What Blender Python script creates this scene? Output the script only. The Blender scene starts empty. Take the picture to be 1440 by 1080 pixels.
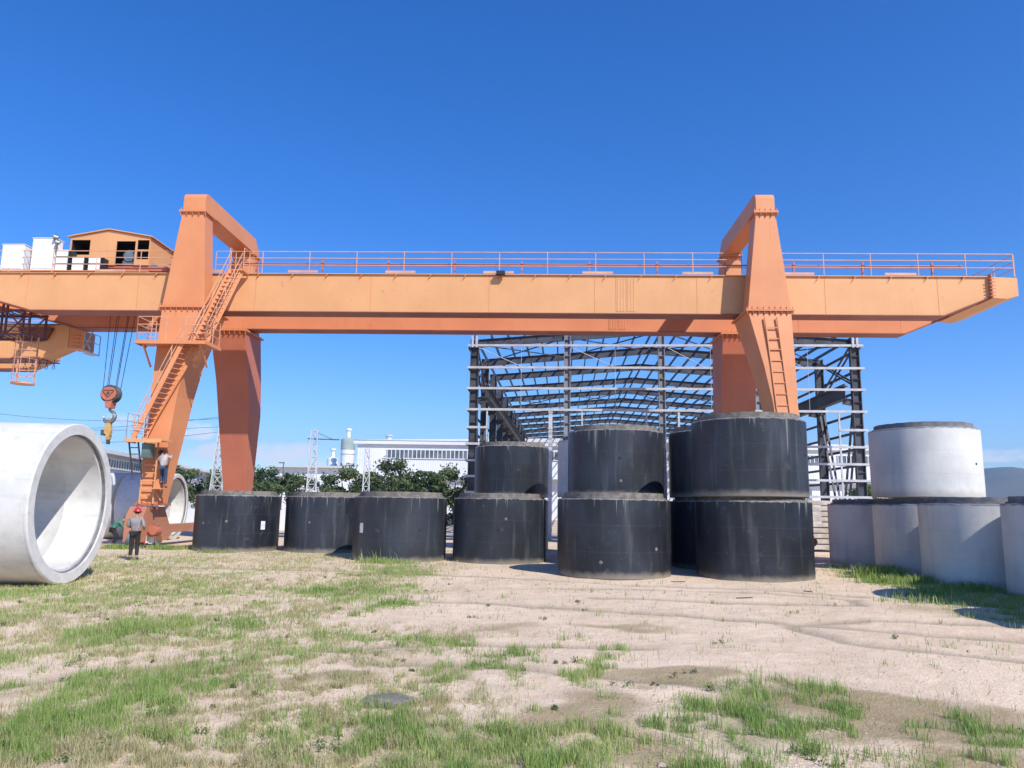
import bpy, math, random
import numpy as np
from mathutils import Vector, Matrix
random.seed(7); rng = np.random.default_rng(11)
R = math.radians; PI = math.pi
S = bpy.context.scene
COL = S.collection

# ------------------------------------------------------------------ camera
cd = bpy.data.cameras.new('camera'); cam = bpy.data.objects.new('camera', cd); COL.objects.link(cam)
cd.sensor_width = 36.0; cd.lens = 36.0*1059.8/1440; cd.clip_start = 0.1; cd.clip_end = 12000
cam.matrix_world = (Matrix.Translation((0, 0, 2.157)) @ Matrix.Rotation(R(90+9.088), 4, 'X') @ Matrix.Rotation(R(0.864), 4, 'Z'))
S.camera = cam
S.render.resolution_x = 1440; S.render.resolution_y = 1080

# ------------------------------------------------------------------ light
SUN_AZ = 37.0      # from behind the camera towards its right
SUN_EL = 42.0
S.view_settings.view_transform = 'Standard'; S.view_settings.look = 'None'
S.view_settings.exposure = 0.62; S.view_settings.gamma = 1
W = bpy.data.worlds.new('World'); S.world = W; W.use_nodes = True
nt = W.node_tree; nt.nodes.clear()
def wn(t, **k):
    n = nt.nodes.new(t)
    for a, b in k.items(): setattr(n, a, b)
    return n
sky = wn('ShaderNodeTexSky', sky_type='NISHITA', sun_disc=False, sun_elevation=R(SUN_EL), sun_rotation=R(180-SUN_AZ),
         altitude=900, air_density=1.0, dust_density=0.15, ozone_density=5.0)
hsv = wn('ShaderNodeHueSaturation'); hsv.inputs['Hue'].default_value = .512; hsv.inputs['Saturation'].default_value = 1.30; hsv.inputs['Value'].default_value = 1.12; nt.links.new(sky.outputs[0], hsv.inputs['Color'])
bg = wn('ShaderNodeBackground'); wo = wn('ShaderNodeOutputWorld'); bg.inputs[1].default_value = 0.12
# low fair-weather clouds near the horizon, laid out by sky direction
tc = wn('ShaderNodeTexCoord'); sep = wn('ShaderNodeSeparateXYZ'); nt.links.new(tc.outputs['Generated'], sep.inputs[0])
mp = wn('ShaderNodeMapping'); mp.inputs['Scale'].default_value = (1, 1, 2.6); nt.links.new(tc.outputs['Generated'], mp.inputs[0])
nz = wn('ShaderNodeTexNoise'); nz.inputs['Scale'].default_value = 5.2; nz.inputs['Detail'].default_value = 7; nz.inputs['Roughness'].default_value = .55
nt.links.new(mp.outputs[0], nz.inputs[0])
mr = wn('ShaderNodeMapRange', interpolation_type='SMOOTHSTEP'); mr.inputs[1].default_value = .44; mr.inputs[2].default_value = .60
nt.links.new(nz.outputs[0], mr.inputs[0])
fade = wn('ShaderNodeMapRange', interpolation_type='SMOOTHSTEP'); fade.inputs[1].default_value = .115; fade.inputs[2].default_value = .055
nt.links.new(sep.outputs[2], fade.inputs[0])
# a few banks of cumulus at chosen bearings: (x, z of the direction, half width, half height, strength)
acc = None
for cxx, czz, hw, hh, st_ in ((-.385, .085, .022, .012, 1), (-.335, .058, .055, .012, 1), (-.285, .062, .035, .014, 1.0), (-.20, .045, .06, .008, .7), (.545, .062, .05, .009, 1), (-.47, .09, .03, .010, .6)):
    q = []
    for so__, c0, h0 in ((0, cxx, hw), (2, czz, hh)):
        s1 = wn('ShaderNodeMath', operation='SUBTRACT'); nt.links.new(sep.outputs[so__], s1.inputs[0]); s1.inputs[1].default_value = c0
        s2 = wn('ShaderNodeMath', operation='DIVIDE'); nt.links.new(s1.outputs[0], s2.inputs[0]); s2.inputs[1].default_value = h0
        s3 = wn('ShaderNodeMath', operation='MULTIPLY'); nt.links.new(s2.outputs[0], s3.inputs[0]); nt.links.new(s2.outputs[0], s3.inputs[1]); q.append(s3)
    s4 = wn('ShaderNodeMath', operation='ADD'); nt.links.new(q[0].outputs[0], s4.inputs[0]); nt.links.new(q[1].outputs[0], s4.inputs[1])
    s5 = wn('ShaderNodeMapRange', interpolation_type='SMOOTHSTEP'); s5.inputs[1].default_value = 2.2; s5.inputs[2].default_value = 0; s5.inputs[4].default_value = st_; nt.links.new(s4.outputs[0], s5.inputs[0])
    if acc is None: acc = s5
    else: s6 = wn('ShaderNodeMath', operation='MAXIMUM'); nt.links.new(acc.outputs[0], s6.inputs[0]); nt.links.new(s5.outputs[0], s6.inputs[1]); acc = s6
nz.inputs['Scale'].default_value = 16; mp.inputs['Scale'].default_value = (1, 1, 1.8)
mr.inputs[1].default_value = -.15; mr.inputs[2].default_value = .38; mr.inputs[0].default_value = 0
sb = wn('ShaderNodeMath', operation='MULTIPLY_ADD'); nt.links.new(acc.outputs[0], sb.inputs[0]); sb.inputs[1].default_value = .60; nz2 = wn('ShaderNodeMath', operation='MULTIPLY_ADD'); nt.links.new(nz.outputs[0], nz2.inputs[0]); nz2.inputs[1].default_value = 2.4; nz2.inputs[2].default_value = -1.52
nt.links.new(nz2.outputs[0], sb.inputs[2]); nt.links.new(sb.outputs[0], mr.inputs[0])
mul = wn('ShaderNodeMath', operation='MULTIPLY'); nt.links.new(mr.outputs[0], mul.inputs[0]); gt_ = wn('ShaderNodeMath', operation='GREATER_THAN'); nt.links.new(sep.outputs[1], gt_.inputs[0]); a4 = wn('ShaderNodeMath', operation='MULTIPLY', use_clamp=True); nt.links.new(acc.outputs[0], a4.inputs[0]); a4.inputs[1].default_value = 3; msk = wn('ShaderNodeMath', operation='MULTIPLY'); nt.links.new(gt_.outputs[0], msk.inputs[0]); nt.links.new(a4.outputs[0], msk.inputs[1]); nt.links.new(msk.outputs[0], mul.inputs[1])
m2 = wn('ShaderNodeMath', operation='MULTIPLY'); m2.inputs[1].default_value = .85; nt.links.new(mul.outputs[0], m2.inputs[0])
mix = wn('ShaderNodeMixRGB'); mix.inputs[2].default_value = (7.6, 7.8, 8.3, 1)
nt.links.new(m2.outputs[0], mix.inputs[0]); nt.links.new(hsv.outputs[0], mix.inputs[1])
nt.links.new(mix.outputs[0], bg.inputs[0]); nt.links.new(bg.outputs[0], wo.inputs[0])
sd = bpy.data.lights.new('sun', 'SUN'); sd.energy = 3.6; sd.angle = R(.5); sd.color = (1, .955, .89)
so = bpy.data.objects.new('sun', sd); COL.objects.link(so)
sdir = Vector((math.sin(R(SUN_AZ))*math.cos(R(SUN_EL)), -math.cos(R(SUN_AZ))*math.cos(R(SUN_EL)), math.sin(R(SUN_EL))))
so.rotation_euler = sdir.to_track_quat('Z', 'Y').to_euler(); so.location = sdir*60

# ------------------------------------------------------------------ materials
MATS = {}
class NB:
    def __init__(s, name, rough=.7, metal=0.0, spec=.4):
        m = bpy.data.materials.new(name); m.use_nodes = True; s.m = m; s.t = m.node_tree; MATS[name] = m
        s.p = s.t.nodes['Principled BSDF']; s.p.inputs['Roughness'].default_value = rough
        s.p.inputs['Metallic'].default_value = metal; s.p.inputs['Specular IOR Level'].default_value = spec
        s.co = s.n('ShaderNodeTexCoord').outputs['Object']
        oi = s.n('ShaderNodeObjectInfo'); v = s.n('ShaderNodeVectorMath', operation='SCALE')
        c = s.n('ShaderNodeCombineXYZ'); s.l(oi.outputs['Random'], c.inputs[0]); s.l(oi.outputs['Random'], c.inputs[1]); s.l(c.outputs[0], v.inputs[0]); v.inputs['Scale'].default_value = 37.
        a = s.n('ShaderNodeVectorMath', operation='ADD'); s.l(s.co, a.inputs[0]); s.l(v.outputs[0], a.inputs[1]); s.rc = a.outputs[0]; s.rnd = oi.outputs['Random']
    def n(s, t, **k):
        x = s.t.nodes.new(t)
        for a, b in k.items(): setattr(x, a, b)
        return x
    def l(s, a, b): s.t.links.new(a, b)
    def noise(s, scale=1., detail=4, stretch=None, rough=.55, rand=True):
        co = s.rc if rand else s.co
        if stretch:
            m = s.n('ShaderNodeMapping'); m.inputs['Scale'].default_value = stretch; s.l(co, m.inputs[0]); co = m.outputs[0]
        x = s.n('ShaderNodeTexNoise'); x.inputs['Scale'].default_value = scale; x.inputs['Detail'].default_value = detail; x.inputs['Roughness'].default_value = rough
        s.l(co, x.inputs[0]); return x.outputs[0]
    def ramp(s, v, a, b):
        x = s.n('ShaderNodeMapRange', interpolation_type='SMOOTHSTEP'); x.inputs[1].default_value = a; x.inputs[2].default_value = b; s.l(v, x.inputs[0]); return x.outputs[0]
    def math(s, op, a, b=None):
        x = s.n('ShaderNodeMath', operation=op)
        for i, v in enumerate((a, b)):
            if v is None: continue
            if isinstance(v, (int, float)): x.inputs[i].default_value = v
            else: s.l(v, x.inputs[i])
        return x.outputs[0]
    def mix(s, f, a, b):
        x = s.n('ShaderNodeMixRGB')
        for i, v in enumerate((f, a, b)):
            if isinstance(v, (int, float)): x.inputs[i].default_value = v
            elif isinstance(v, tuple): x.inputs[i].default_value = (*v, 1)
            else: s.l(v, x.inputs[i])
        return x.outputs[0]
    def z(s):
        x = s.n('ShaderNodeSeparateXYZ'); s.l(s.co, x.inputs[0]); return x.outputs[2]
    def attr(s, name):
        x = s.n('ShaderNodeAttribute', attribute_name=name); return x.outputs['Fac']
    def color(s, c): s.l(c, s.p.inputs['Base Color']) if not isinstance(c, tuple) else setattr(s.p.inputs['Base Color'], 'default_value', (*c, 1)); return s
    def bump(s, h, strength=.3, dist=.02):
        b = s.n('ShaderNodeBump'); b.inputs['Strength'].default_value = strength; b.inputs['Distance'].default_value = dist; s.l(h, b.inputs['Height']); s.l(b.outputs[0], s.p.inputs['Normal']); return s

def simple(name, c1, c2, scale=1.5, rough=.6, metal=0, bump=0, spec=.4, stain=None, stretch=None):
    b = NB(name, rough, metal, spec); c = b.mix(b.ramp(b.noise(scale, 5, stretch), .35, .65), c1, c2)
    if stain: c = b.mix(b.math('MULTIPLY', b.ramp(b.noise(scale*3, 6), .58, .72), .6), c, stain)
    b.color(c)
    if bump: b.bump(b.noise(scale*14, 4), bump, .01)
    return b.m

def orange_paint(name, c1, c2, fade, rust):
    b = NB(name, .48, 0, .35)
    c = b.mix(b.ramp(b.noise(.55, 5), .3, .7), c1, c2)
    c = b.mix(b.math('MULTIPLY', b.ramp(b.noise(1.0, 5, (3.2, 3.2, .25)), .50, .75), .22), c, fade)      # weather streaks
    c = b.mix(b.math('MULTIPLY', b.ramp(b.noise(5, 6, (1, 1, .45)), .67, .74), .40), c, rust)
    sx = b.n('ShaderNodeSeparateXYZ'); b.l(b.co, sx.inputs[0]); fl_ = b.math('FLOOR', b.math('MULTIPLY', sx.outputs[0], .171)); wn_ = b.n('ShaderNodeTexWhiteNoise', noise_dimensions='1D'); b.l(fl_, wn_.inputs['W'])
    c = b.mix(b.math('MULTIPLY', wn_.outputs[0], .22), c, fade)                                   # plates painted at different times
    run = b.math('MULTIPLY', b.ramp(b.noise(2.1, 4, (6, 6, .22)), .66, .74), .28); c = b.mix(run, c, rust)      # rust runs
    c = b.mix(b.math('MULTIPLY', b.ramp(b.noise(9, 6), .60, .70), .12), c, (.16, .12, .10))       # grime
    b.color(c); b.bump(b.noise(1.1, 3), .25, .03); return b.m
orange = orange_paint('orange_paint', (.68, .345, .150), (.62, .308, .130), (.68, .37, .18), (.34, .14, .07))
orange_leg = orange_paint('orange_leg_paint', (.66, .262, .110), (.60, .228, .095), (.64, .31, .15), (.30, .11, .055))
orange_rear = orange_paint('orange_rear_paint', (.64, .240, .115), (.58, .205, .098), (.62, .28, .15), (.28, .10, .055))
flange_shade = simple('flange_shade_red', (.30, .105, .075), (.24, .085, .062), .6, .6)  # orange darkened to a mauve red: girder underside shade put into the colour
red_orange = orange_paint('red_orange_paint', (.50, .165, .095), (.44, .140, .082), (.50, .2, .12), (.24, .08, .05))  # darker, redder orange
steel_dark = simple('dark_primed_steel', (.040, .043, .055), (.075, .08, .095), 1.2, .55, 0, 0, .4, (.12, .09, .08))
galv = simple('galvanised_steel', (.52, .53, .55), (.42, .43, .46), 2, .45, .1)
white_paint = simple('white_enamel', (.80, .80, .78), (.72, .73, .72), 1.4, .4, 0, 0, .5, (.5, .46, .4))
dark_void = simple('dark_interior', (.018, .018, .022), (.03, .03, .035), 2, .8)
rope_m = simple('greased_rope', (.05, .045, .05), (.08, .07, .07), 8, .6)
grey_metal = simple('grey_metal', (.28, .30, .30), (.20, .22, .22), 4, .4, .6)
yellow_paint = simple('yellow_paint', (.55, .36, .13), (.45, .28, .1), 4, .5)
paper = simple('paper', (.66, .68, .70), (.52, .55, .58), 9, .8)
skin_m = simple('skin', (.36, .21, .14), (.32, .18, .12), 9, .6)
rail_paint = simple('railing_paint', (.66, .36, .22), (.56, .28, .17), 1.3, .5)
wall_white = simple('warehouse_cladding', (.66, .68, .70), (.60, .62, .65), .08, .6)
roof_grey = simple('warehouse_roof', (.50, .52, .54), (.42, .44, .47), .1, .6)
glass_dark = simple('window_glass', (.07, .09, .11), (.16, .18, .2), .6, .2, 0, 0, .6)
bark = simple('bark', (.10, .075, .05), (.06, .045, .03), 3, .9)
def cladding(name, c1, c2):
    b = NB(name, .6); x = b.n('ShaderNodeTexWave', wave_type='BANDS', bands_direction='X', wave_profile='SIN'); x.inputs['Scale'].default_value = .9
    b.l(b.co, x.inputs[0]); c = b.mix(b.ramp(b.noise(.12, 5, (1, 1, .4)), .35, .7), c1, c2); b.color(c); b.bump(x.outputs[1], .5, .04); return b.m
clad = cladding('ribbed_cladding', (.70, .72, .75), (.62, .64, .68))

def pipe_mat(name, dark):
    b = NB(name, .72 if not dark else .42, 0, .45)
    z = b.z(); n1 = b.noise(1.1, 6); 
    cem = b.mix(b.ramp(b.noise(6, 5), .35, .65), (.30, .27, .23), (.17, .155, .135))
    if dark:
        c = b.mix(b.ramp(b.noise(.9, 6, (1, 1, .6)), .35, .68), (.010, .012, .016), (.025, .031, .043))
        c = b.mix(b.math('MULTIPLY', b.ramp(b.noise(1.6, 6, (2.6, 2.6, .22)), .52, .74), .30), c, (.16, .155, .14))   # dust runs
        c = b.mix(b.math('MULTIPLY', b.ramp(b.noise(3.0, 8), .62, .75), .18), c, (.22, .2, .17))
        # thin lime runs starting at the rim
        st = b.noise(2.3, 3, (4.2, 4.2, .06)); thr = b.math('MULTIPLY', b.math('SUBTRACT', z, 1.55), .16)
        d = b.ramp(b.math('ADD', st, thr), .735, .775)
        c = b.mix(b.math('MULTIPLY', d, .42), c, (.42, .39, .34))
        st2 = b.noise(1.45, 2, (5.5, 5.5, .03)); c = b.mix(b.math('MULTIPLY', b.ramp(st2, .735, .76), .30), c, (.42, .4, .36))
        edge = b.math('ADD', z, b.math('MULTIPLY', b.noise(5.5, 5, (1.2, 1.2, .5)), .13))
        c = b.mix(b.ramp(edge, 2.415, 2.45), c, cem)
        low = b.math('ADD', z, b.math('MULTIPLY', b.noise(3, 5), -.22)); c = b.mix(b.math('MULTIPLY', b.ramp(low, .16, -.08), .7), c, (.30, .26, .20))
    else:
        c = b.mix(b.ramp(b.noise(.8, 6), .32, .7), (.68, .665, .62), (.55, .54, .505))
        c = b.mix(b.math('MULTIPLY', b.ramp(b.noise(1.3, 6, (2.5, 2.5, .25)), .5, .72), .35), c, (.36, .36, .35))
        c = b.mix(b.math('MULTIPLY', b.ramp(b.noise(14, 3), .66, .72), .5), c, (.3, .3, .3))
        e = b.math('ADD', z, b.math('MULTIPLY', b.noise(5, 5), .12)); c = b.mix(b.ramp(e, 2.38, 2.44), c, (.16, .16, .165))
        low = b.math('ADD', z, b.math('MULTIPLY', b.noise(3, 5), -.3)); c = b.mix(b.math('MULTIPLY', b.ramp(low, .2, -.1), .6), c, (.33, .28, .21))
    v = b.n('ShaderNodeTexVoronoi'); v.inputs['Scale'].default_value = 6; b.l(b.rc, v.inputs[0]); c = b.mix(b.math('MULTIPLY', b.ramp(v.outputs[0], .085, .05), .5), c, (.24, .23, .21) if dark else (.2, .2, .2))    # air holes
    ring = b.n('ShaderNodeMath', operation='PINGPONG'); b.l(z, ring.inputs[0]); ring.inputs[1].default_value = .4; rg_ = b.ramp(ring.outputs[0], .012, .004)
    c = b.mix(b.math('MULTIPLY', rg_, .22 if dark else .28), c, (.10, .10, .10) if dark else (.33, .33, .32))     # form rings
    c = b.mix(b.math('MULTIPLY', b.rnd, .16 if dark else .3), c, (.075, .078, .085) if dark else (.46, .45, .42))
    b.color(c); b.bump(b.math('ADD', b.noise(5, 8, None, .65), b.math('MULTIPLY', b.noise(.7, 3), .8)), .5, .015); return b.m
pipe_black = pipe_mat('bitumen_coated_concrete', True)
pipe_white = pipe_mat('white_concrete', False)
bN = NB('pale_concrete', .75); c = bN.mix(bN.ramp(bN.noise(.9, 6), .3, .7), (.66, .65, .61), (.53, .525, .50))
c = bN.mix(bN.math('MULTIPLY', bN.ramp(bN.noise(3.2, 7), .55, .72), .35), c, (.36, .35, .33)); vo_ = bN.n('ShaderNodeTexVoronoi'); vo_.inputs['Scale'].default_value = 7; bN.l(bN.co, vo_.inputs[0]); pit = bN.ramp(vo_.outputs[0], .10, .05); c = bN.mix(bN.math('MULTIPLY', pit, .55), c, (.25, .25, .25))
c = bN.mix(bN.math('MULTIPLY', bN.ramp(bN.noise(1.5, 6, (.35, 3, 3)), .52, .68), .28), c, (.38, .37, .34)); bN.color(c); bN.bump(bN.noise(7, 7), .5, .012); concrete_lying = bN.m
cement = simple('rim_cement', (.235, .21, .175), (.13, .12, .10), 5, .85, 0, .4)
rim_grey = simple('grey_rim', (.20, .20, .205), (.13, .13, .135), 4, .8, 0, .3)
rubble_m = simple('pale_rubble', (.46, .41, .35), (.34, .29, .24), 2.5, .9, 0, .6)
earth_red = simple('reddish_earth', (.30, .17, .11), (.22, .12, .08), 2, .95, 0, .5)

# ------------------------------------------------------------------ mesh helpers
class MB:
    def __init__(s): s.v = []; s.f = []
    def add(s, vs, fs):
        o = len(s.v); s.v += [tuple(map(float, p)) for p in vs]; s.f += [tuple(i+o for i in q) for q in fs]; return s
    def box(s, x0, x1, y0, y1, z0, z1):
        return s.add([(x0,y0,z0),(x1,y0,z0),(x1,y1,z0),(x0,y1,z0),(x0,y0,z1),(x1,y0,z1),(x1,y1,z1),(x0,y1,z1)],
                     [(0,3,2,1),(4,5,6,7),(0,1,5,4),(1,2,6,5),(2,3,7,6),(3,0,4,7)])
    def loft(s, rings, cap=True):
        n = len(rings[0]); vs = [p for r in rings for p in r]; fs = []
        for k in range(len(rings)-1):
            for i in range(n):
                j = (i+1) % n; fs.append((k*n+i, k*n+j, (k+1)*n+j, (k+1)*n+i))
        if cap: fs += [tuple(reversed(range(n))), tuple((len(rings)-1)*n+i for i in range(n))]
        return s.add(vs, fs)
    def rect(s, secs):      # secs: (z, x0, x1, y0, y1)
        return s.loft([[(a,c,z),(b,c,z),(b,d,z),(a,d,z)] for z, a, b, c, d in secs])
    def bar(s, p, q, w, h=None, up=(0,0,1)):
        h = h or w; p = Vector(p); q = Vector(q); d = (q-p).normalized(); up = Vector(up)
        if abs(d.dot(up)) > .98: up = Vector((0,1,0)) if abs(d.y) < .9 else Vector((1,0,0))
        a = d.cross(up).normalized(); b = a.cross(d).normalized()
        r = lambda c: [c-a*w/2-b*h/2, c+a*w/2-b*h/2, c+a*w/2+b*h/2, c-a*w/2+b*h/2]
        return s.loft([r(p), r(q)])
    def tube(s, pts, r, n=6, cap=True):
        pts = [Vector(p) for p in pts]; rs = r if isinstance(r, (list, tuple)) else [r]*len(pts); rings = []
        for i, p in enumerate(pts):
            d = (pts[min(i+1, len(pts)-1)]-pts[max(i-1, 0)]).normalized(); up = Vector((0,0,1)) if abs(d.z) < .9 else Vector((0,1,0))
            a = d.cross(up).normalized(); b = a.cross(d)
            rings.append([p+(a*math.cos(2*PI*k/n)+b*math.sin(2*PI*k/n))*rs[i] for k in range(n)])
        return s.loft(rings, cap)
    def lathe(s, prof, n=96, closed=True, axis='z', c=(0,0,0)):
        vs = []; fs = []; m = len(prof)
        for i in range(n):
            a = 2*PI*i/n
            for r, z in prof:
                p = (r*math.cos(a), r*math.sin(a), z)
                if axis == 'y': p = (p[0], p[2], p[1])
                if axis == 'x': p = (p[2], p[0], p[1])
                vs.append((p[0]+c[0], p[1]+c[1], p[2]+c[2]))
        for i in range(n):
            j = (i+1) % n
            for k in range(m if closed else m-1):
                l = (k+1) % m; fs.append((i*m+k, j*m+k, j*m+l, i*m+l))
        return s.add(vs, fs)
    def ball(s, c, r, n=10, m=7):
        r = r if isinstance(r, (tuple, list)) else (r, r, r); vs = [(c[0], c[1], c[2]-r[2])]
        for j in range(1, m):
            t = -PI/2+PI*j/m
            for i in range(n): a = 2*PI*i/n; vs.append((c[0]+r[0]*math.cos(t)*math.cos(a), c[1]+r[1]*math.cos(t)*math.sin(a), c[2]+r[2]*math.sin(t)))
        vs.append((c[0], c[1], c[2]+r[2])); fs = [(0, 1+(i+1)%n, 1+i) for i in range(n)]
        for j in range(m-2):
            for i in range(n): a = 1+j*n+i; b = 1+j*n+(i+1)%n; fs.append((a, b, b+n, a+n))
        T = len(vs)-1; o = 1+(m-2)*n; fs += [(o+i, o+(i+1)%n, T) for i in range(n)]
        return s.add(vs, fs)
    def prism(s, poly, y0, y1):   # polygon in x,z, extruded along y
        return s.loft([[(x, y0, z) for x, z in poly], [(x, y1, z) for x, z in poly]])
    def mesh(s, name, mat, smooth=False, bevel=0):
        me = bpy.data.meshes.new(name); me.from_pydata(s.v, [], s.f); me.validate(); me.update()
        import bmesh
        bm = bmesh.new(); bm.from_mesh(me); bmesh.ops.recalc_face_normals(bm, faces=bm.faces); bm.to_mesh(me); bm.free()
        if smooth: me.polygons.foreach_set('use_smooth', [True]*len(me.polygons)); me.set_sharp_from_angle(angle=R(35))
        if mat: me.materials.append(mat)
        return me
def link(o, parent=None):
    COL.objects.link(o)
    if parent is not None: o.parent = parent
    return o
def tag(o, label=None, cat=None, group=None, kind=None):
    if label: o['label'] = label
    if cat: o['category'] = cat
    if group: o['group'] = group
    if kind: o['kind'] = kind
    return o
def obj(name, mb, mat, parent=None, smooth=False, bevel=0, label=None):
    o = bpy.data.objects.new(name, mb.mesh(name, mat, smooth)); link(o, parent)
    if bevel:
        m = o.modifiers.new('bevel', 'BEVEL'); m.width = bevel; m.segments = 2; m.limit_method = 'ANGLE'; m.angle_limit = R(40)
    if label: o['label'] = label
    return o
def thing(name, label, cat, loc=(0,0,0), rz=0, group=None):
    o = bpy.data.objects.new(name, None); link(o); o.location = loc; o.rotation_euler = (0,0,rz); o.empty_display_size = .3
    return tag(o, label, cat, group)
def copy_tree(o, parent=None):
    c = o.copy(); COL.objects.link(c)
    if parent is not None: c.parent = parent
    for ch in [x for x in kids(o)]: copy_tree(ch, c)
    return c
def kids(o): return [x for x in COL.objects if x.parent == o]

def railing(mb, pts, h=1.1, levels=(.55, .82, 1.1), step=1.6, r=.02, toe=0):
    for a, b in zip(pts[:-1], pts[1:]):
        a = Vector(a); b = Vector(b); L = (b-a).length; n = max(1, round(L/step))
        for i in range(n+1):
            p = a.lerp(b, i/n); mb.bar(p, p+Vector((0,0,h)), r*1.8)
        for l in levels: mb.bar(a+Vector((0,0,l)), b+Vector((0,0,l)), r*1.7)
        if toe: mb.bar(a+Vector((0,0,toe/2)), b+Vector((0,0,toe/2)), .012, toe)

# ------------------------------------------------------------------ ground
def vnoise(x, y, s, seed=0):
    x = x/s+seed*13.7; y = y/s+seed*7.3; xi = np.floor(x).astype(int); yi = np.floor(y).astype(int); xf = x-xi; yf = y-yi
    def h(a, b):
        n = (a*374761393+b*668265263+seed*982451653) & 0xffffffff; n = ((n ^ (n >> 13))*1274126177) & 0xffffffff
        return ((n ^ (n >> 16)) & 0xffff)/65535.
    u = xf*xf*(3-2*xf); v = yf*yf*(3-2*yf)
    return (h(xi,yi)*(1-u)+h(xi+1,yi)*u)*(1-v)+(h(xi,yi+1)*(1-u)+h(xi+1,yi+1)*u)*v
def fbm(x, y, s, seed=0, o=4):
    t = 0; a = 1; w = 0
    for i in range(o): t = t+a*vnoise(x, y, s/2**i, seed+i); w += a; a *= .5
    return t/w
# worn vehicle tracks (world metres): polylines of the shallow ruts
TR = [[(-2.5,17.6),(0,17.2),(3,15.8),(6,14.6),(9.4,13.2),(13,12.0)], [(9.6,15.0),(7.2,15.6),(5.2,14.6),(5.6,13.0),(7.6,11.8),(10,10.9)],
      [(-13,25),(-6,24.6),(0,23.0),(5,21.2),(9,19.8)], [(0,20.2),(3,20.6),(6,20.0),(8.4,18.9),(8.0,17.8),(5,17.9),(2,18.6)],
      [(-7.5,8.2),(-5,10.2),(-3,11.6),(-.5,12.4),(2.2,12.2)], [(4.2,8.3),(2.6,9.6),(0,10.6),(-2,10.8)]]
def tracks(x, y):
    out = np.zeros_like(x)
    for t in TR:
        for (x0,y0),(x1,y1) in zip(t[:-1], t[1:]):
            dx, dy = x1-x0, y1-y0; k = np.clip(((x-x0)*dx+(y-y0)*dy)/(dx*dx+dy*dy), 0, 1)
            d = np.hypot(x-x0-k*dx+(vnoise(x,y,.9,5)-.5)*.25, y-y0-k*dy); out = np.maximum(out, np.exp(-(d/.22)**2))
    return out
def gheight(x, y):
    near = np.clip((60-np.hypot(x, y-10))/30, 0, 1)
    z = (fbm(x, y, 3.2, 3, 5)-.5)*.13+(fbm(x, y, .55, 9, 3)-.5)*.045
    z = z-tracks(x, y)*.05
    return z*near*np.clip((28-y)/6, .35, 1)
def blob(x, y, L):      # soft ellipses: (cx, cy, rx, ry, weight)
    t = np.zeros_like(x)
    for cx, cy, rx, ry, w in L: t = np.maximum(t, w*np.exp(-(((x-cx)/rx)**2+((y-cy)/ry)**2)))
    return t
GR = [(-0.4, 7.2, 1.22, 0.92, 1), (0.5, 7.1, 0.38, 0.58, 0.9), (-1.4, 7.0, 0.74, 0.57, 0.55), (-1.3, 8.3, 0.44, 0.69, 0.5), (-4.3, 7.9, 0.62, 1.12, 0.85), (-4.2, 7.0, 0.24, 0.58, 0.6), (-3.7, 9.8, 0.96, 1.38, 0.6), (-6.1, 12.8, 0.78, 1.68, 0.8), (-4.8, 13.6, 0.97, 1.53, 0.55), (-3.7, 24.6, 1.27, 2.3, 0.9), (-3.8, 19.3, 1.39, 2.33, 0.75), (-2.7, 16.2, 0.43, 1.07, 0.6), (-2.9, 12.1, 0.97, 1.07, 0.45), (-1.3, 11.9, 0.54, 0.69, 0.75), (-0.7, 10.0, 0.32, 0.81, 0.75), (0.1, 11.2, 0.22, 0.81, 0.6), (-11.0, 18.3, 0.78, 1.39, 0.5), (1.5, 11.7, 0.15, 0.4, 0.9), (0.7, 12.1, 0.11, 0.3, 0.8), (1.1, 10.4, 0.24, 0.65, 0.6), (2.5, 8.3, 0.76, 0.95, 0.85), (2.2, 8.5, 0.47, 0.72, 0.6), (3.7, 8.8, 0.24, 0.45, 0.6), (4.7, 7.9, 0.36, 0.69, 1), (3.4, 9.9, 0.37, 0.79, 0.4), (-4.7, 9.4, 0.74, 1.06, 0.5), (-6.9, 11.0, 0.57, 1.22, 0.4), (-8.0, 18.7, 1.97, 2.65, 0.35), (-3.5, 6.8, 0.35, 0.35, 0.8), (-2.4, 7.5, 0.46, 0.55, 0.35), (1.8, 6.9, 0.62, 0.26, 0.6), (1.0, 7.1, 0.32, 0.35, 0.5), (11.9, 25.1, 1.0, 2.4, 0.9), (11.4, 21.6, 0.8, 1.88, 0.8), (11.4, 18.6, 1.2, 2.6, 0.75), (11.2, 15.9, 0.8, 1.6, 0.7), (12.6, 20.5, 1.19, 2.47, 0.7), (12.4, 28.5, 0.71, 2.03, 0.6), (-12.1, 27.0, 1.38, 3.08, 0.35), (-9.1, 16.0, 1.1, 1.26, 0.35)]
DA = [(4.1, 8.6, 1.53, 0.89, 1), (3.5, 9.4, 1.04, 0.63, 0.6), (1.9, 9.8, 1.08, 0.69, 0.8), (0.9, 8.5, 0.69, 1.0, 0.6), (1.5, 7.5, 0.68, 0.89, 0.5), (2.1, 14.3, 1.74, 0.58, 0.5), (-4.1, 7.0, 0.55, 0.77, 0.9), (-2.4, 9.5, 0.76, 0.43, 0.7), (-0.2, 13.7, 1.13, 0.76, 0.5), (9.5, 16.9, 2.51, 2.4, 0.35), (-3.9, 9.4, 1.0, 0.71, 0.4), (-5.6, 9.3, 0.48, 1.41, 0.4), (4.3, 7.2, 0.6, 0.51, 0.8), (-10.0, 36.4, 3.86, 3.36, 0.4)]
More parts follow.
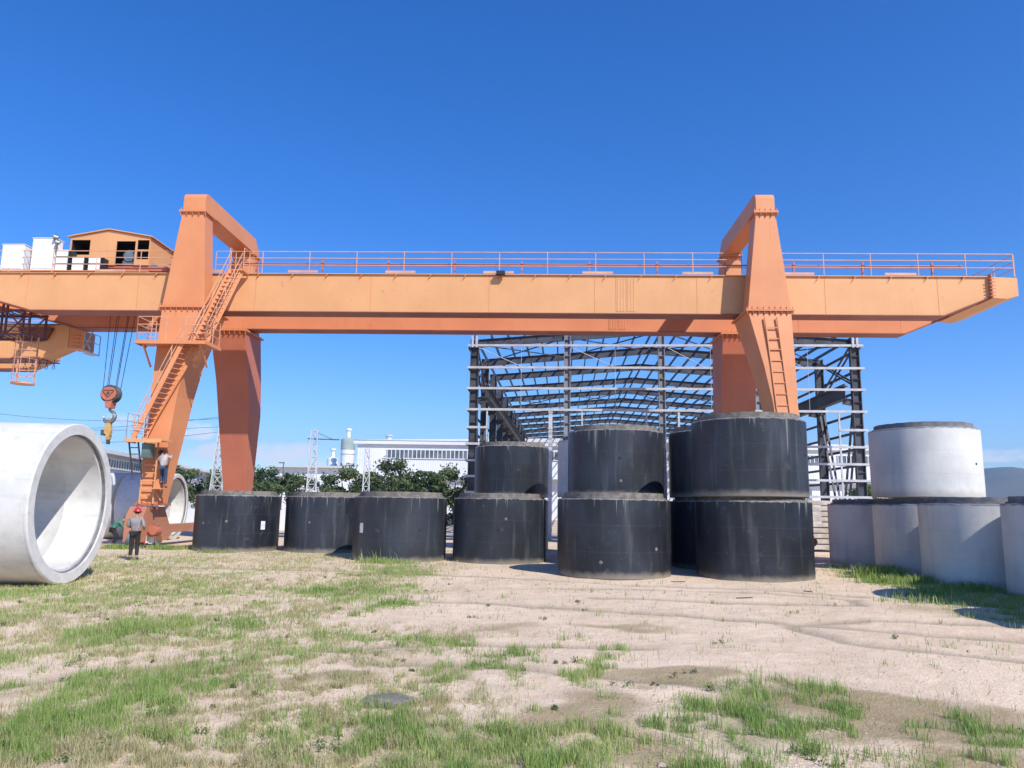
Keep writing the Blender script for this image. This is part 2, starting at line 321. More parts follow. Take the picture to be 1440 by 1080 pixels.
def axis_line(fine0, fine1, step, far, grow=1.22):
    a = list(np.arange(fine0, fine1+1e-6, step)); s = step; hi = [a[-1]]; lo = [a[0]]
    while hi[-1] < far: s *= grow; hi.append(hi[-1]+s)
    s = step
    while lo[-1] > -far: s *= grow; lo.append(lo[-1]-s)
    return np.array(lo[:0:-1]+a+hi[1:])
gx = axis_line(-15, 15, .10, 6000); gy = axis_line(5.2, 28, .10, 6000)
X, Y = np.meshgrid(gx, gy); nx, ny = len(gx), len(gy)
Z = gheight(X, Y)
me = bpy.data.meshes.new('ground'); me.vertices.add(nx*ny); me.vertices.foreach_set('co', np.stack([X, Y, Z], -1).astype(np.float32).ravel())
ii = (np.arange(ny-1)[:, None]*nx+np.arange(nx-1)[None]).ravel()
quads = np.stack([ii, ii+1, ii+nx+1, ii+nx], 1)
me.loops.add(quads.size); me.loops.foreach_set('vertex_index', quads.ravel().astype(np.int32))
me.polygons.add(len(quads)); me.polygons.foreach_set('loop_start', np.arange(0, quads.size, 4, dtype=np.int32)); me.polygons.foreach_set('loop_total', np.full(len(quads), 4, np.int32))
me.polygons.foreach_set('use_smooth', np.ones(len(quads), bool)); me.update(calc_edges=True)
wob = (fbm(X, Y, 1.3, 21, 4)-.5)
def put(name, arr):
    a = me.attributes.new(name, 'FLOAT', 'POINT'); a.data.foreach_set('value', arr.astype(np.float32).ravel())
put('damp', np.clip(blob(X+wob*1.6, Y+wob*2.2, DA)*1.15+wob*.35, 0, 1)*(Y < 45))
put('sward', np.clip(blob(X+wob*.8, Y+wob*1.2, GR)+wob*.3, 0, 1)*(Y < 45))
put('track', tracks(X, Y))
b = NB('sandy_ground', .95, 0, .2)
n1 = b.noise(.35, 7, rand=False); n2 = b.noise(3.2, 7, None, .65, False); n3 = b.noise(28, 4, rand=False)
c = b.mix(b.ramp(n1, .35, .65), (.71, .545, .385), (.61, .46, .315)); c = b.mix(b.math('MULTIPLY', b.ramp(n2, .42, .68), .55), c, (.77, .62, .46))
c = b.mix(b.math('MULTIPLY', b.ramp(n3, .58, .78), .12), c, (.30, .23, .16))
c = b.mix(b.math('MULTIPLY', b.attr('track'), .8), c, (.33, .26, .185))
c = b.mix(b.math('MULTIPLY', b.ramp(b.attr('damp'), .25, .62), .74), c, b.mix(b.ramp(n2, .4, .6), (.31, .225, .115), (.235, .185, .085)))
c = b.mix(b.math('MULTIPLY', b.ramp(b.math('ADD', b.attr('sward'), b.math('MULTIPLY', b.noise(5, 5, rand=False), .4)), .45, .95), .55), c, (.27, .25, .12))
b.color(c); b.bump(b.math('ADD', n2, b.math('MULTIPLY', n3, .5)), .8, .05)
me.materials.append(b.m); go = bpy.data.objects.new('ground', me); link(go); tag(go, kind='structure')

# small loose stones and clods strewn on the sand (nobody could count them)
st = MB()
for k in range(2200):
    y = 6.2+24*rng.random()**1.4; x = rng.uniform(-.78, .78)*y; r = rng.uniform(.005, .018)*(1+1.5*(rng.random() < .04))
    z = float(gheight(np.array([x]), np.array([y]))[0]); a = rng.uniform(.6, 1.3, 3)
    st.ball((x, y, z+r*.2), (r*a[0], r*a[1], r*a[2]*.6), 5, 4)
so_ = obj('gravel', st, simple('gravel_stone', (.50, .41, .31), (.38, .31, .24), 12, .9)); tag(so_, kind='stuff')
sl = MB(); sl.loft([[(-.30,-.10,-.02),(.05,-.17,-.02),(.33,-.02,-.02),(.12,.16,-.02),(-.20,.12,-.02)], [(-.31,-.09,.035),(.04,-.16,.03),(.33,-.03,.05),(.12,.15,.055),(-.21,.11,.045)]])
s_ = obj('stone_slab', sl, cement, bevel=.01); s_.location = (-1.3, 8.6, .03); s_.rotation_euler = (.05, .04, .2); tag(s_, 'flat grey slab of concrete lying in the near grass', 'stone slab')

# grass: blades as thin bent strips
def grass(name, pts, hgt, wid, mat, lean=.45):
    n = len(pts); x, y = pts[:, 0], pts[:, 1]; z = gheight(x, y)-.01
    a = rng.uniform(0, 2*PI, n); ln = rng.uniform(.1, lean, n)*hgt; wa = a+rng.uniform(-.6, .6, n)+PI/2
    wx, wy = np.cos(wa)*wid/2, np.sin(wa)*wid/2; dx, dy = np.cos(a)*ln, np.sin(a)*ln
    P = np.empty((n, 5, 3), np.float32)
    P[:, 0] = np.stack([x-wx, y-wy, z], 1); P[:, 1] = np.stack([x+wx, y+wy, z], 1)
    P[:, 2] = np.stack([x+dx*.35+wx*.8, y+dy*.35+wy*.8, z+hgt*.58], 1); P[:, 3] = np.stack([x+dx*.35-wx*.8, y+dy*.35-wy*.8, z+hgt*.58], 1)
    P[:, 4] = np.stack([x+dx, y+dy, z+hgt*(1-.25*ln/hgt)], 1)
    m = bpy.data.meshes.new(name); m.vertices.add(n*5); m.vertices.foreach_set('co', P.ravel())
    base = np.arange(n)*5; loops = np.stack([base, base+1, base+2, base+3, base+3, base+2, base+4], 1).astype(np.int32)
    m.loops.add(n*7); m.loops.foreach_set('vertex_index', loops.ravel()); m.polygons.add(n*2)
    ls = np.stack([np.arange(n)*7, np.arange(n)*7+4], 1).ravel().astype(np.int32); m.polygons.foreach_set('loop_start', ls)
    m.polygons.foreach_set('loop_total', np.tile(np.array([4, 3], np.int32), n)); m.update(calc_edges=True)
    at = m.attributes.new('tone', 'FLOAT', 'POINT'); at.data.foreach_set('value', np.repeat(np.clip(fbm(x, y, .8, 31, 3)*.6+rng.uniform(0, .5, n)-.05, 0, 1), 5).astype(np.float32))
    m.materials.append(mat); o = bpy.data.objects.new(name, m); link(o); tag(o, kind='stuff'); return o
def grass_mat(name, a_, b_, c_):
    g = NB(name, .6, 0, .25); t = g.attr('tone'); c = g.mix(g.ramp(t, .15, .5), a_, b_); c = g.mix(g.ramp(t, .62, .95), c, c_); g.color(c)
    tr = g.n('ShaderNodeBsdfTranslucent'); g.l(c, tr.inputs[0]); ms = g.n('ShaderNodeMixShader'); ms.inputs[0].default_value = .35
    g.l(g.p.outputs[0], ms.inputs[1]); g.l(tr.outputs[0], ms.inputs[2]); g.l(ms.outputs[0], g.t.nodes['Material Output'].inputs[0]); return g.m
g_green = grass_mat('green_grass', (.18, .285, .065), (.29, .40, .11), (.56, .54, .24))
g_dry = grass_mat('dry_grass', (.34, .33, .13), (.48, .44, .23), (.64, .55, .35))
def scatter(n, dens, xr=(-13, 15), yr=(6, 36)):
    # sample proportional to the picture-independent density; denser sampling close by where single blades can be seen
    y = yr[0]*(yr[1]/yr[0])**rng.random(n); x = rng.uniform(-.75, .75, n)*y
    p = dens(x, y); k = rng.random(n) < p; return np.stack([x, y], 1)[k]
def d_lush(x, y):
    w = fbm(x, y, .7, 41, 3)-.5; cl = fbm(x, y, .22, 51, 2)
    w2 = fbm(x, y, .35, 44, 3)-.5; b_ = blob(x+w*1.9+w2*.6, y+w*3.2+w2*1.2, GR)+w2*.7; return np.clip((b_-.12)*1.7, 0, 1)*np.clip((cl-.34)*4.5, .05, 1)
def d_thin(x, y):
    w = fbm(x, y, 2.4, 61, 4); cl = fbm(x, y, .20, 71, 2); left = np.clip((1.0-(x-(-.16*y+.6))/1.5), .04, 1)
    w = w-np.clip((y-26)/8, 0, 1)*.12
    left = np.where(y > 14, np.clip((-2.6-x+ (y-14)*.12)/1.5, .03, 1), left)
    return left*np.clip((w-.28)*3.5, .05, 1)*np.clip((cl-.48)*6, .04, 1)
p1 = scatter(1100000, d_lush); h1 = rng.uniform(.04, .19, len(p1))*(.55+.6*vnoise(p1[:, 0], p1[:, 1], .5, 3))*np.where(p1[:, 1] > 14, .95, 1)
grass('grass', p1, h1, rng.uniform(.004, .0075, len(p1))*np.clip(p1[:, 1]/9, 1, 2.2), g_green)
p2 = scatter(800000, d_thin); h2 = rng.uniform(.04, .14, len(p2))
grass('dry_grass', p2, h2, rng.uniform(.003, .006, len(p2))*np.clip(p2[:, 1]/9, 1, 2.4), g_dry, .9)
p2b = scatter(500000, lambda x, y: d_thin(x+5.3, y+2.1)*1.6*np.clip((-x+.25*y)/3, .15, 1)); grass('grass', p2b, rng.uniform(.04, .12, len(p2b)), rng.uniform(.003, .006, len(p2b))*np.clip(p2b[:, 1]/9, 1, 2.4), g_green, .8)
# taller seed-head stalks among the clumps
def stalk_pts(n):
    p = scatter(n, lambda x, y: np.clip(blob(x, y, GR)-.35, 0, 1)*.6+.01*(y < 13)); return p
p3 = stalk_pts(2600); grass('dry_grass', p3, rng.uniform(.16, .34, len(p3)), np.full(len(p3), .004), g_dry, .5)
sm = MB()
for x, y in p3[:420]:
    z = float(gheight(np.array([x]), np.array([y]))[0]); a = rng.uniform(0, 6.28); h = rng.uniform(.18, .36); l = h*.35
    q = Vector((x+math.cos(a)*l, y+math.sin(a)*l, z+h)); sm.tube([(x, y, z), (x+math.cos(a)*l*.35, y+math.sin(a)*l*.35, z+h*.6), q], [.0018, .0015, .001], 3)
    sm.tube([q, q+Vector((math.cos(a)*.02, math.sin(a)*.02, .035)), q+Vector((math.cos(a)*.045, math.sin(a)*.045, .055))], [.002, .0055, .001], 4)
tag(obj('seed_stalk', sm, g_dry), kind='stuff')

# ------------------------------------------------------------------ concrete pipes
def pipe_meshes(mb_mat, rim_mat, Ro=1.8, Ri=1.5, L=2.4, rs=1.60, hs=.19):
    body = MB(); n = 128; k = .025
    body.lathe([(Ro,k),(Ro,L-k),(Ro-k,L),(Ri,L),(Ri,.17),(Ri+.17,.15),(Ri+.17,0),(Ro-k,0)], n)
    rim = MB(); rim.lathe([(rs+.07,L+.003),(rs+.07,L+.05),(rs,L+.055),(rs,L+hs),(Ri+.004,L+hs),(Ri+.004,L+.003)], n)
    a = body.mesh('pipe_body', mb_mat, True); r = rim.mesh('spigot_rim', rim_mat, True)
    # chipped, slightly uneven rim
    for me_, lo, am in ((r, L+.1, .008), (a, L-.05, .005)):
        for v in me_.vertices:
            t = math.atan2(v.co.y, v.co.x)
            if v.co.z > lo and math.hypot(v.co.x, v.co.y) > Ri+.01: v.co.z += am*(math.sin(t*7)*.3+math.sin(t*23+1)*.35+random.uniform(-.5, .5))
    return a, r
hole_m = MB(); hole_m.lathe([(.001,0),(.032,0),(.040,-.012),(.040,.02),(.001,.02)], 14, True, 'y'); hole_me = hole_m.mesh('lifting_hole', dark_void)
patch_m = MB(); patch_m.lathe([(.001,-.006),(.05,-.006),(.055,0),(.055,.02),(.001,.02)], 14, True, 'y'); patch_me = patch_m.mesh('mortar_patch', cement)
tagm = MB()
for i in range(6): a0 = -.06+.02*i; a1 = a0+.02; tagm.add([(1.806*math.sin(a0),-1.806*math.cos(a0),0),(1.806*math.sin(a1),-1.806*math.cos(a1),0),(1.806*math.sin(a1),-1.806*math.cos(a1),.36),(1.806*math.sin(a0),-1.806*math.cos(a0),.36)], [(0,1,2,3)])
tag_me = tagm.mesh('paper_label', paper)
kinds = {'black': pipe_meshes(pipe_black, cement), 'white': pipe_meshes(pipe_white, rim_grey)}
# parts are placed on the wall at an azimuth (0 = towards -Y) and height
def pipe(kind, x, y, z, label, group, holes=(), papers=(), patches=()):
    t = thing('concrete_pipe', label, 'pipe', (x, y, z), 0, group)
    rot = rng.uniform(0, 6.28)
    for nm, me_ in zip(('pipe_body', 'spigot_rim'), kinds[kind]):
        o = bpy.data.objects.new(nm, me_); link(o, t); o.rotation_euler = (0, 0, rot)
    for az, h in holes:
        o = bpy.data.objects.new('lifting_hole', hole_me); link(o, t); a = R(az); o.location = (1.802*math.sin(a), -1.802*math.cos(a), h); o.rotation_euler = (0, 0, a)
    for az, h in patches:
        o = bpy.data.objects.new('mortar_patch', patch_me); link(o, t); a = R(az); o.location = (1.802*math.sin(a), -1.802*math.cos(a), h); o.rotation_euler = (0, 0, a)
    for az, h in papers:
        o = bpy.data.objects.new('paper_label', tag_me); link(o, t); o.location = (0, 0, h); o.rotation_euler = (0, 0, R(az))
    return t
GB = 'black coated concrete pipes standing on end'; GW = 'bare white concrete pipes standing on end'; UP = 2.50
pipe('black', -12.15, 34.2, -.02, 'black pipe standing alone beside the left crane foot, paper tag at its right', GB, papers=[(55, .95)], patches=[(-30, 1.2), (5, 1.3)])
pipe('black', -8.22, 34.4, -.02, 'black pipe in the gap just left of the weedy one, partly hidden behind it', GB, patches=[(-10, 1.3)])
pipe('black', -4.29, 30.05, -.02, 'single-height black pipe with a weed clump in front and a paper tag', GB, holes=[(32, 1.2)], papers=[(-45, 1.05)])
pipe('black', -.40, 29.9, -.02, 'lower black pipe with a smaller-looking black pipe rising behind its top', GB, holes=[(0, 1.25)], patches=[(8, 1.65)])
pipe('black', 3.36, 24.86, -.02, 'black pipe with long chalky lime runs, on the ground in the middle of the row', GB, patches=[(38, .9), (-20, .5)])
pipe('black', 7.79, 24.55, -.02, 'bottom black pipe of the nearest two-high stack', GB, holes=[(12, 1.25)])
pipe('black', 7.72, 24.55, UP, 'top black pipe of the nearest two-high stack, in front of the right crane leg', GB, holes=[(52, 1.3)], patches=[(75, 1.3)])
pipe('black', .05, 37.0, -.02, 'bottom black pipe of the farthest stack, behind the lower row', GB)
pipe('black', .05, 37.0, UP, 'top black pipe of the farthest and smallest-looking stack, left of the middle', GB, holes=[(28, 1.2)])
pipe('black', 3.98, 28.75, -.02, 'bottom black pipe behind the lime-streaked one', GB)
pipe('black', 3.98, 28.75, UP, 'top black pipe above and behind the lime-streaked one', GB, holes=[(-3, 1.35)], patches=[(-2, .55)])
pipe('black', 7.75, 28.3, -.02, 'bottom black pipe behind the nearest two-high stack', GB)
pipe('black', 7.75, 28.3, UP, 'top black pipe in shade, left of and behind the nearest stack', GB, patches=[(-20, 1.5)])
pipe('white', 3.85, 33.0, -.02, 'bottom white pipe deep between the black stacks', GW)
pipe('white', 3.85, 33.0, UP, 'raised white pipe showing as a pale sliver between two black stacks', GW)
pipe('white', 15.0, 31.4, -.02, 'farthest single white pipe, at the left end of the right-hand row', GW)
pipe('white', 14.95, 27.3, -.02, 'bottom white pipe of the white two-high stack', GW)
pipe('white', 14.95, 27.3, UP+.11, 'top white pipe of the white two-high stack, sunlit against the sky', GW, holes=[(30, 1.15)])
pipe('white', 14.58, 23.5, -.02, 'white pipe with a diagonal shadow edge, right of the white stack base', GW, holes=[(8, 1.15)])
pipe('white', 14.85, 19.8, -.02, 'nearest white pipe, cut by the right edge of the view', GW)
for (x, y) in ((14.6, 15.6), (14.4, 11.6)):
    for z in (-.02, UP): pipe('white', x, y, z, 'white pipe of the stacks outside the right edge of the view', GW)

# the big pipe lying on its side at the left, open end towards the right
def lying(label, loc, rz, Ro, Ri, L, group=None):
    t = thing('lying_pipe', label, 'pipe', loc, rz, group); bd = MB(); s = .03; rc = Ri+.085
    bd.lathe([(Ro,-L),(Ro,-.10),(Ro-.015,-.095),(Ro-.015,-.085),(Ro,-.08),(Ro,-s),(Ro-s,0),(rc,0),(rc,-.13),(Ri,-.14),(Ri,-L*.34),(Ri-.008,-L*.345),(Ri-.008,-L*.35),(Ri,-L*.355),(Ri,-L*.67),(Ri-.008,-L*.675),(Ri-.008,-L*.68),(Ri,-L*.685),(Ri,-L)], 144, True, 'x', (0,0,Ro))
    obj('pipe_body', bd, concrete_lying, t, True)
    rg = MB(); rg.lathe([(rc-.002,-.125),(rc-.002,-.05),(rc-.03,-.05),(rc-.03,-.125)], 144, True, 'x', (0,0,Ro)); obj('joint_ring', rg, rim_grey, t, True)
    return t
lying('large white pipe lying on its side with its open end facing right', (-11.38, 19.93, -.03), R(2.8), 2.06, 1.69, 3.2)
GL = 'white pipes lying behind the crane foot'
lying('white lying pipe whose round end shows just right of the crane foot', (-18.35, 42, -.03), R(3), 1.8, 1.5, 2.5, GL)
lying('white lying pipe seen between the big pipe and the crane ladder', (-21.2, 42.2, -.03), R(3), 1.8, 1.5, 2.5, GL)
t = thing('concrete_slab_pile', 'pale pile of broken concrete slabs behind the steel frame foot', 'rubble pile', (15.9, 40, 0)); 
for k in range(9):
    m = MB(); z = .12+k*.28; w = 1.7-.08*k+rng.uniform(-.1, .1); m.rect([(z, -w, w, -.8, .8), (z+.24, -w+rng.uniform(-.08,.08), w-.02, -.78, .8)]); o = obj('slab', m, rubble_m, t, bevel=.04); o.rotation_euler = (rng.uniform(-.01, .01), rng.uniform(-.01, .01), rng.uniform(-.1, .1)); o.location = (rng.uniform(-.1,.1), 0, 0)

# ------------------------------------------------------------------ main gantry crane
ZT, ZB = 13.38, 11.48
CR = thing('gantry_crane', 'tall orange double-girder gantry crane spanning the whole view', 'crane', (0, 36, 0), R(-2.0))
C = CR
def girder(y0, y1):
    g = MB(); e = .05
    g.prism([(-29.0, ZT), (23.1, ZT), (23.1, 12.42), (20.8, ZB), (-24.3, ZB), (-29.0, 12.75)], y0+.07, y1-.07)
    g.box(-29.0, 23.1, y0-.02, y1+.02, ZT+.002, ZT+.045)                                  # top flange
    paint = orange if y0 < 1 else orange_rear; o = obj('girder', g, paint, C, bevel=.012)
    fl = MB(); fl.loft([[(-24.3, y0, ZB-.04), (20.8, y0, ZB-.04), (20.8, y1, ZB-.04), (-24.3, y1, ZB-.04)], [(-24.3, y0, ZB-.002), (20.8, y0, ZB-.002), (20.8, y1, ZB-.002), (-24.3, y1, ZB-.002)]])
    fl.loft([[(20.802, y0, ZB-.04), (23.1, y0, 12.38), (23.1, y1, 12.38), (20.802, y1, ZB-.04)], [(20.802, y0, ZB-.003), (23.1, y0, 12.417), (23.1, y1, 12.417), (20.802, y1, ZB-.003)]])
    fl.loft([[(-24.302, y0, ZB-.04), (-29., y0, 12.71), (-29., y1, 12.71), (-24.302, y1, ZB-.04)], [(-24.302, y0, ZB-.003), (-29., y0, 12.747), (-29., y1, 12.747), (-24.302, y1, ZB-.003)]])
    obj('bottom_flange', fl, flange_shade, o)
    sp = MB()
    for k in range(2):
        x = 5.05+.5*k; sp.box(x, x+.44, y0+.05, y0+.068, ZB+.1, ZT-.1)
        for i in range(3):
            for j in range(17): sp.ball((x+.08+.14*i, y0+.045, ZB+.18+j*.097), (.022, .022, .022), 6, 4)
    obj('splice_plate', sp, paint, o)
    for x in (-24.6, -18.9, -12.9, -7.1, -1.2, 4.0, 9.0, 15.2, 20.6): jn = MB(); jn.box(x-.010, x+.010, y0+.060, y0+.07, ZB+.01, ZT-.01); obj('weld_seam', jn, orange_leg, o)
    bm_ = MB(); bm_.prism([(0, ZT+.0), (.05, ZT+.0), (-.10, ZT-.19), (-.13, ZT-.19)], y0-.055, y0+.065); bme = bm_.mesh('rail_bracket', orange_leg)
    for x in np.arange(-26.6, 22, 1.73): q = bpy.data.objects.new('rail_bracket', bme); link(q, o); q.location = (x, 0, 0)
    return o
GF = girder(0, 1.05); GRr = girder(3.86, 4.86)
rl = MB()
for y in (.78, 4.1): rl.box(-27.5, 22.7, y-.03, y+.03, ZT+.05, ZT+.18); rl.box(-27.5, 22.7, y-.065, y+.065, ZT+.046, ZT+.06)
obj('crane_rail', rl, grey_metal, C)
# end cross-beam at the right tip
eb = MB(); eb.prism([(23.105, ZT), (24.35, ZT-.05), (24.35, 12.44), (23.8, 12.28), (23.105, 12.34)], -.05, 4.9); eo = obj('end_beam', eb, orange, C, bevel=.01)
ep = MB(); ep.box(23.05, 23.098, -.16, 1.2, 12.30, ZT+.12)
for j in range(6): ep.box(22.96, 23.22, -.17, -.14, 12.4+.17*j, 12.44+.17*j)
obj('end_flange', ep, red_orange, eo)
eb = MB(); eb.box(-30., -29.002, -.05, 4.9, 12.5, ZT); obj('end_beam', eb, orange, C)
# railings on the girders: outer line at the front, another along the rear one
for nm, y in (('railing', -.0), ('railing', 4.84)):
    m = MB()
    segs = [(-27.9, -16.6), (-15.0, 11.2), (12.9, 24.25)] if y < 1 else [(-27.9, 24.25)]
    for a, b_ in segs: railing(m, [(a, y, ZT+.05), (b_, y, ZT+.05)], 1.12, (.42, .78, 1.12), 2.45, .019, 0)
    for a in np.arange(-26, 22, 4.9): m.box(a, a+1.5, y-.006, y+.006, ZT+.08, ZT+.2)
    obj('railing', m, rail_paint, GF if y < 1 else GRr)
m = MB(); railing(m, [(24.28, 0, ZT), (24.28, 4.8, ZT)], 1.12, (.42, .78, 1.12), 1.6, .019); obj('railing', m, rail_paint, eo)
# cable festoon rail on posts with its cable
m = MB(); m.tube([(-14.5, .25, ZT+.62), (22, .25, ZT+.62)], .038, 8); m.tube([(-14.5, .25, ZT+.50), (22, .25, ZT+.50)], .016, 5)
for x in np.arange(-13, 21, 3.35): m.box(x-.035, x+.035, .2, .3, ZT+.05, ZT+.8); m.box(x-.05, x+.05, .19, .31, ZT+.54, ZT+.69)
obj('cable_rail', m, red_orange, C)
m = MB(); m.box(-.85, -.42, -.30, -.10, ZT-.05, ZT+.14); m.lathe([(.001,-.31),(.07,-.31),(.085,-.29),(.085,-.24),(.001,-.24)], 14, True, 'y', (-.74, 0, ZT+.05)); m.lathe([(.001,-.31),(.07,-.31),(.085,-.29),(.085,-.24),(.001,-.24)], 14, True, 'y', (-.53, 0, ZT+.05)); m.box(-.66, -.6, -.15, .1, ZT+.05, ZT+.09)
obj('floodlight', m, dark_void, C)

dull_base = orange_paint('dull_base_paint', (.46, .20, .11), (.40, .165, .09), (.46, .26, .17), (.20, .09, .06))
def bolts_row(m, x0, x1, y, z, n):
    for i in range(n):
        x = x0+(x1-x0)*(i+.5)/n; m.box(x-.012, x+.012, y-.03, y+.12, z-.16, z-.025)
def joint(m, x0, x1, y0, y1, z):
    m.box(x0-.12, x1+.12, y0-.12, y1+.12, z-.025, z+.025); m.box(x0-.12, x1+.12, y0-.12, y1+.12, z+.032, z+.075)
    n = max(5, int((x1-x0)/.22))
    for i in range(n):
        x = x0-.06+(x1-x0+.12)*i/(n-1)
        m.prism([(x-.012, z-.03), (x+.012, z-.03), (x+.012, z-.2), (x-.012, z-.03)], y0-.10, y0+.01)
        m.prism([(x-.012, z+.08), (x+.012, z+.08), (x+.012, z+.2), (x-.012, z+.2)], y0-.06, y0+.0)
        m.lathe([(.001, -.05), (.022, -.05), (.022, .1), (.001, .1)], 6, True, 'z', (x, y0-.07, z))
def portal(side):
    # side -1: left, +1: right; x intervals
    if side < 0: T = (-16.25, -15.15); J = (-16.85, -14.80); K = (-16.78, -15.55); F = (-16.62, -15.80)
    else: T = (11.58, 12.50); J = (11.05, 13.05); K = (11.90, 13.02); F = (12.3, 13.05)
    ZJ, ZC = 11.28, 16.08
    for back in (0, 1):
        F0 = F if not back else F0
        o0, s = (-1.35, 1) if not back else (5.95, -1)          # outer face and inward direction
        def iy(a, b): return (a, b) if a < b else (b, a)
        up = MB(); ya, yb = iy(o0, o0+s*.95); yc, yd = iy(o0, o0+s*.95)
        up.rect([(ZJ+.08, J[0], J[1], ya, yb), (ZC, T[0], T[1], yc, yd)])
        leg = obj('leg', up, orange_leg, C, bevel=.015)
        # lower part: wide under the girder, tapering, splayed outwards
        lo = MB(); ye = iy(o0, o0+s*2.45); k = o0-s*.42; yk = iy(k, k+s*1.75); fo = o0-s*.92; yf = iy(fo, fo+s*1.0)
        Jt = J
        if back:
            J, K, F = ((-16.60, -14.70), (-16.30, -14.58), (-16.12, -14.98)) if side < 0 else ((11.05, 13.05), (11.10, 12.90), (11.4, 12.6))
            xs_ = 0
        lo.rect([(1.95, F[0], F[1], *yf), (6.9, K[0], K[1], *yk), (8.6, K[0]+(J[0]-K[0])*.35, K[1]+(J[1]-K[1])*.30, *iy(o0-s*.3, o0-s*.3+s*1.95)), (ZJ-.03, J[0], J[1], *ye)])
        low = obj('leg_lower_section', lo, orange_leg if not back else red_orange, leg, bevel=.015)  # rear sections get the darker paint, which stands in for their shade
        j = MB(); joint(j, J[0], J[1], *ye, ZJ+.0); obj('bolted_flange', j, orange_leg, leg)
        # stiffening seams on the face
        sm_ = MB(); 
        for xx in (0.0,):
            yy = min(ye)-.004 if not back else None
        if not back and side > 0:
            for q in (.12,):
                sm_.bar((J[0]+.22, o0-.012, ZJ-.2), (K[0]+.05, o0-.40, 6.9), .03, .02); obj('weld_seam', sm_, red_orange, leg)
        tj = MB(); joint(tj, T[0], T[1], min(yc, yd), max(yc, yd), ZC+.02); obj('bolted_flange', tj, orange_leg, leg)
        F0 = F if not back else F0
        # foot flange
        fj = MB(); joint(fj, F[0], F[1], *yf, 1.9); obj('bolted_flange', fj, red_orange, leg)
    cb = MB(); e = .42      # cross-beam over the girders, chamfered at both ends
    prof = [(-1.35, ZC+.1), (-1.35, 16.85), (-1.25, 17.04), (-1.08, 17.12), (5.3, 17.12), (5.95, 16.5), (5.95, ZC+.1), (5.0, ZC+.1), (4.75, ZC+.15), (-.1, ZC+.15), (-.4, ZC+.1)]
    cb.loft([[(T[0]+.01, y, z) for y, z in prof], [(T[1]-.01, y, z) for y, z in prof]]); obj('cross_beam', cb, orange_leg, C, bevel=.015)
    # ground beam between the two feet, with wheels
    xa, xb = (F0[0]-.2, F0[1]-.25) if side < 0 else (11.75, 12.95); gb = MB(); tp = 1.82
    prof = [(-2.95, .28), (-2.95, 1.3), (-2.6, tp), (-1.0, tp), (-.35, .98), (5.0, .98), (5.6, tp), (7.3, tp), (7.75, 1.35), (7.75, .28), (5.4, .28), (5.0, .62), (.0, .62), (-.5, .28), (-.95, .28), (-1.3, .95), (-2.2, .95), (-2.55, .28)]
    gb.loft([[(xa, y, z) for y, z in prof], [(xb, y, z) for y, z in prof]], cap=True); gbo = obj('ground_beam', gb, dull_base, C, bevel=.01)
    for y in (-2.75, -.75, 5.2, 7.2):
        w = MB(); w.lathe([(.06, -.14), (.36, -.14), (.40, -.11), (.40, -.09), (.34, -.08), (.34, .08), (.40, .09), (.40, .11), (.36, .14), (.06, .14)], 28, True, 'x', ((xa+xb)/2, y, .42)); obj('wheel', w, grey_metal, gbo, True)
    mo = MB(); mo.lathe([(.001, 0), (.17, 0), (.19, .05), (.19, .5), (.12, .56), (.001, .56)], 20, True, 'y', (xb+.25, -2.4, .75)); mo.box(xb, xb+.32, -2.3, -1.95, .5, 1.0); obj('drive_motor', mo, red_orange, gbo, True)
portal(-1); portal(1)

def ladder(m, p, q, w, step=.3, r=.035, side=(1,0,0)):
    p = Vector(p); q = Vector(q); s = Vector(side)*w/2; m.bar(p-s, q-s, r, r*1.6); m.bar(p+s, q+s, r, r*1.6); L = (q-p).length; n = int(L/step)
    for i in range(1, n): c_ = p.lerp(q, i/n); m.bar(c_-s, c_+s, r*.9)
def stair(p, q, w, mat_, rails=(1, 1), rail_mat=None, parent=None, side=(0,1,0), nm='stair'):
    p = Vector(p); q = Vector(q); s = Vector(side)*w/2; m = MB(); m.bar(p-s, q-s, .05, .20); m.bar(p+s, q+s, .05, .20)
    n = int((q.z-p.z)/.24); d = Vector((q.x-p.x, q.y-p.y, 0)).normalized()
    for i in range(1, n+1): c_ = p.lerp(q, i/(n+1)); m.bar(c_-s*.95, c_+s*.95, .17, .03)
    o = obj(nm, m, mat_, parent); h = MB()
    for sg, on in ((-1, rails[0]), (1, rails[1])):
        if not on: continue
        for l in (.5, .95): h.bar(p+s*sg+Vector((0,0,l)), q+s*sg+Vector((0,0,l)), .032)
        k = max(2, round((q-p).length/1.1))
        for i in range(k+1): c_ = p.lerp(q, i/k)+s*sg; h.bar(c_, c_+Vector((0,0,.95)), .03)
    obj('handrail', h, rail_mat or rail_paint, o); return o
# upper platform and stairs on the left leg
pm = MB(); pm.box(-17.30, -14.0, -2.62, -1.55, 9.30, 9.36); pm.box(-17.30, -14.0, -2.64, -2.623, 9.22, 9.38); pm.box(-17.33, -17.303, -2.6, -1.55, 9.22, 9.38); pm.box(-13.997, -13.97, -2.6, -1.0, 9.22, 9.38); pm.box(-14.6, -14.0, -1.547, -1.0, 9.30, 9.36)
for x in (-17.0, -14.3): pm.bar((x, -2.5, 9.28), (x, -1.6, 8.3), .07)
po = obj('platform', pm, orange_leg, C)
m = MB(); railing(m, [(-16.9, -1.6, 9.36), (-17.27, -1.6, 9.36), (-17.27, -2.58, 9.36), (-15.9, -2.58, 9.36)], 1.15, (.4, .78, 1.15), .75, .018); obj('railing', m, rail_paint, po)
m = MB(); railing(m, [(-15.0, -2.58, 9.36), (-14.03, -2.58, 9.36), (-14.03, -1.1, 9.36)], 1.15, (.4, .78, 1.15), .9, .018); obj('railing', m, rail_paint, po)
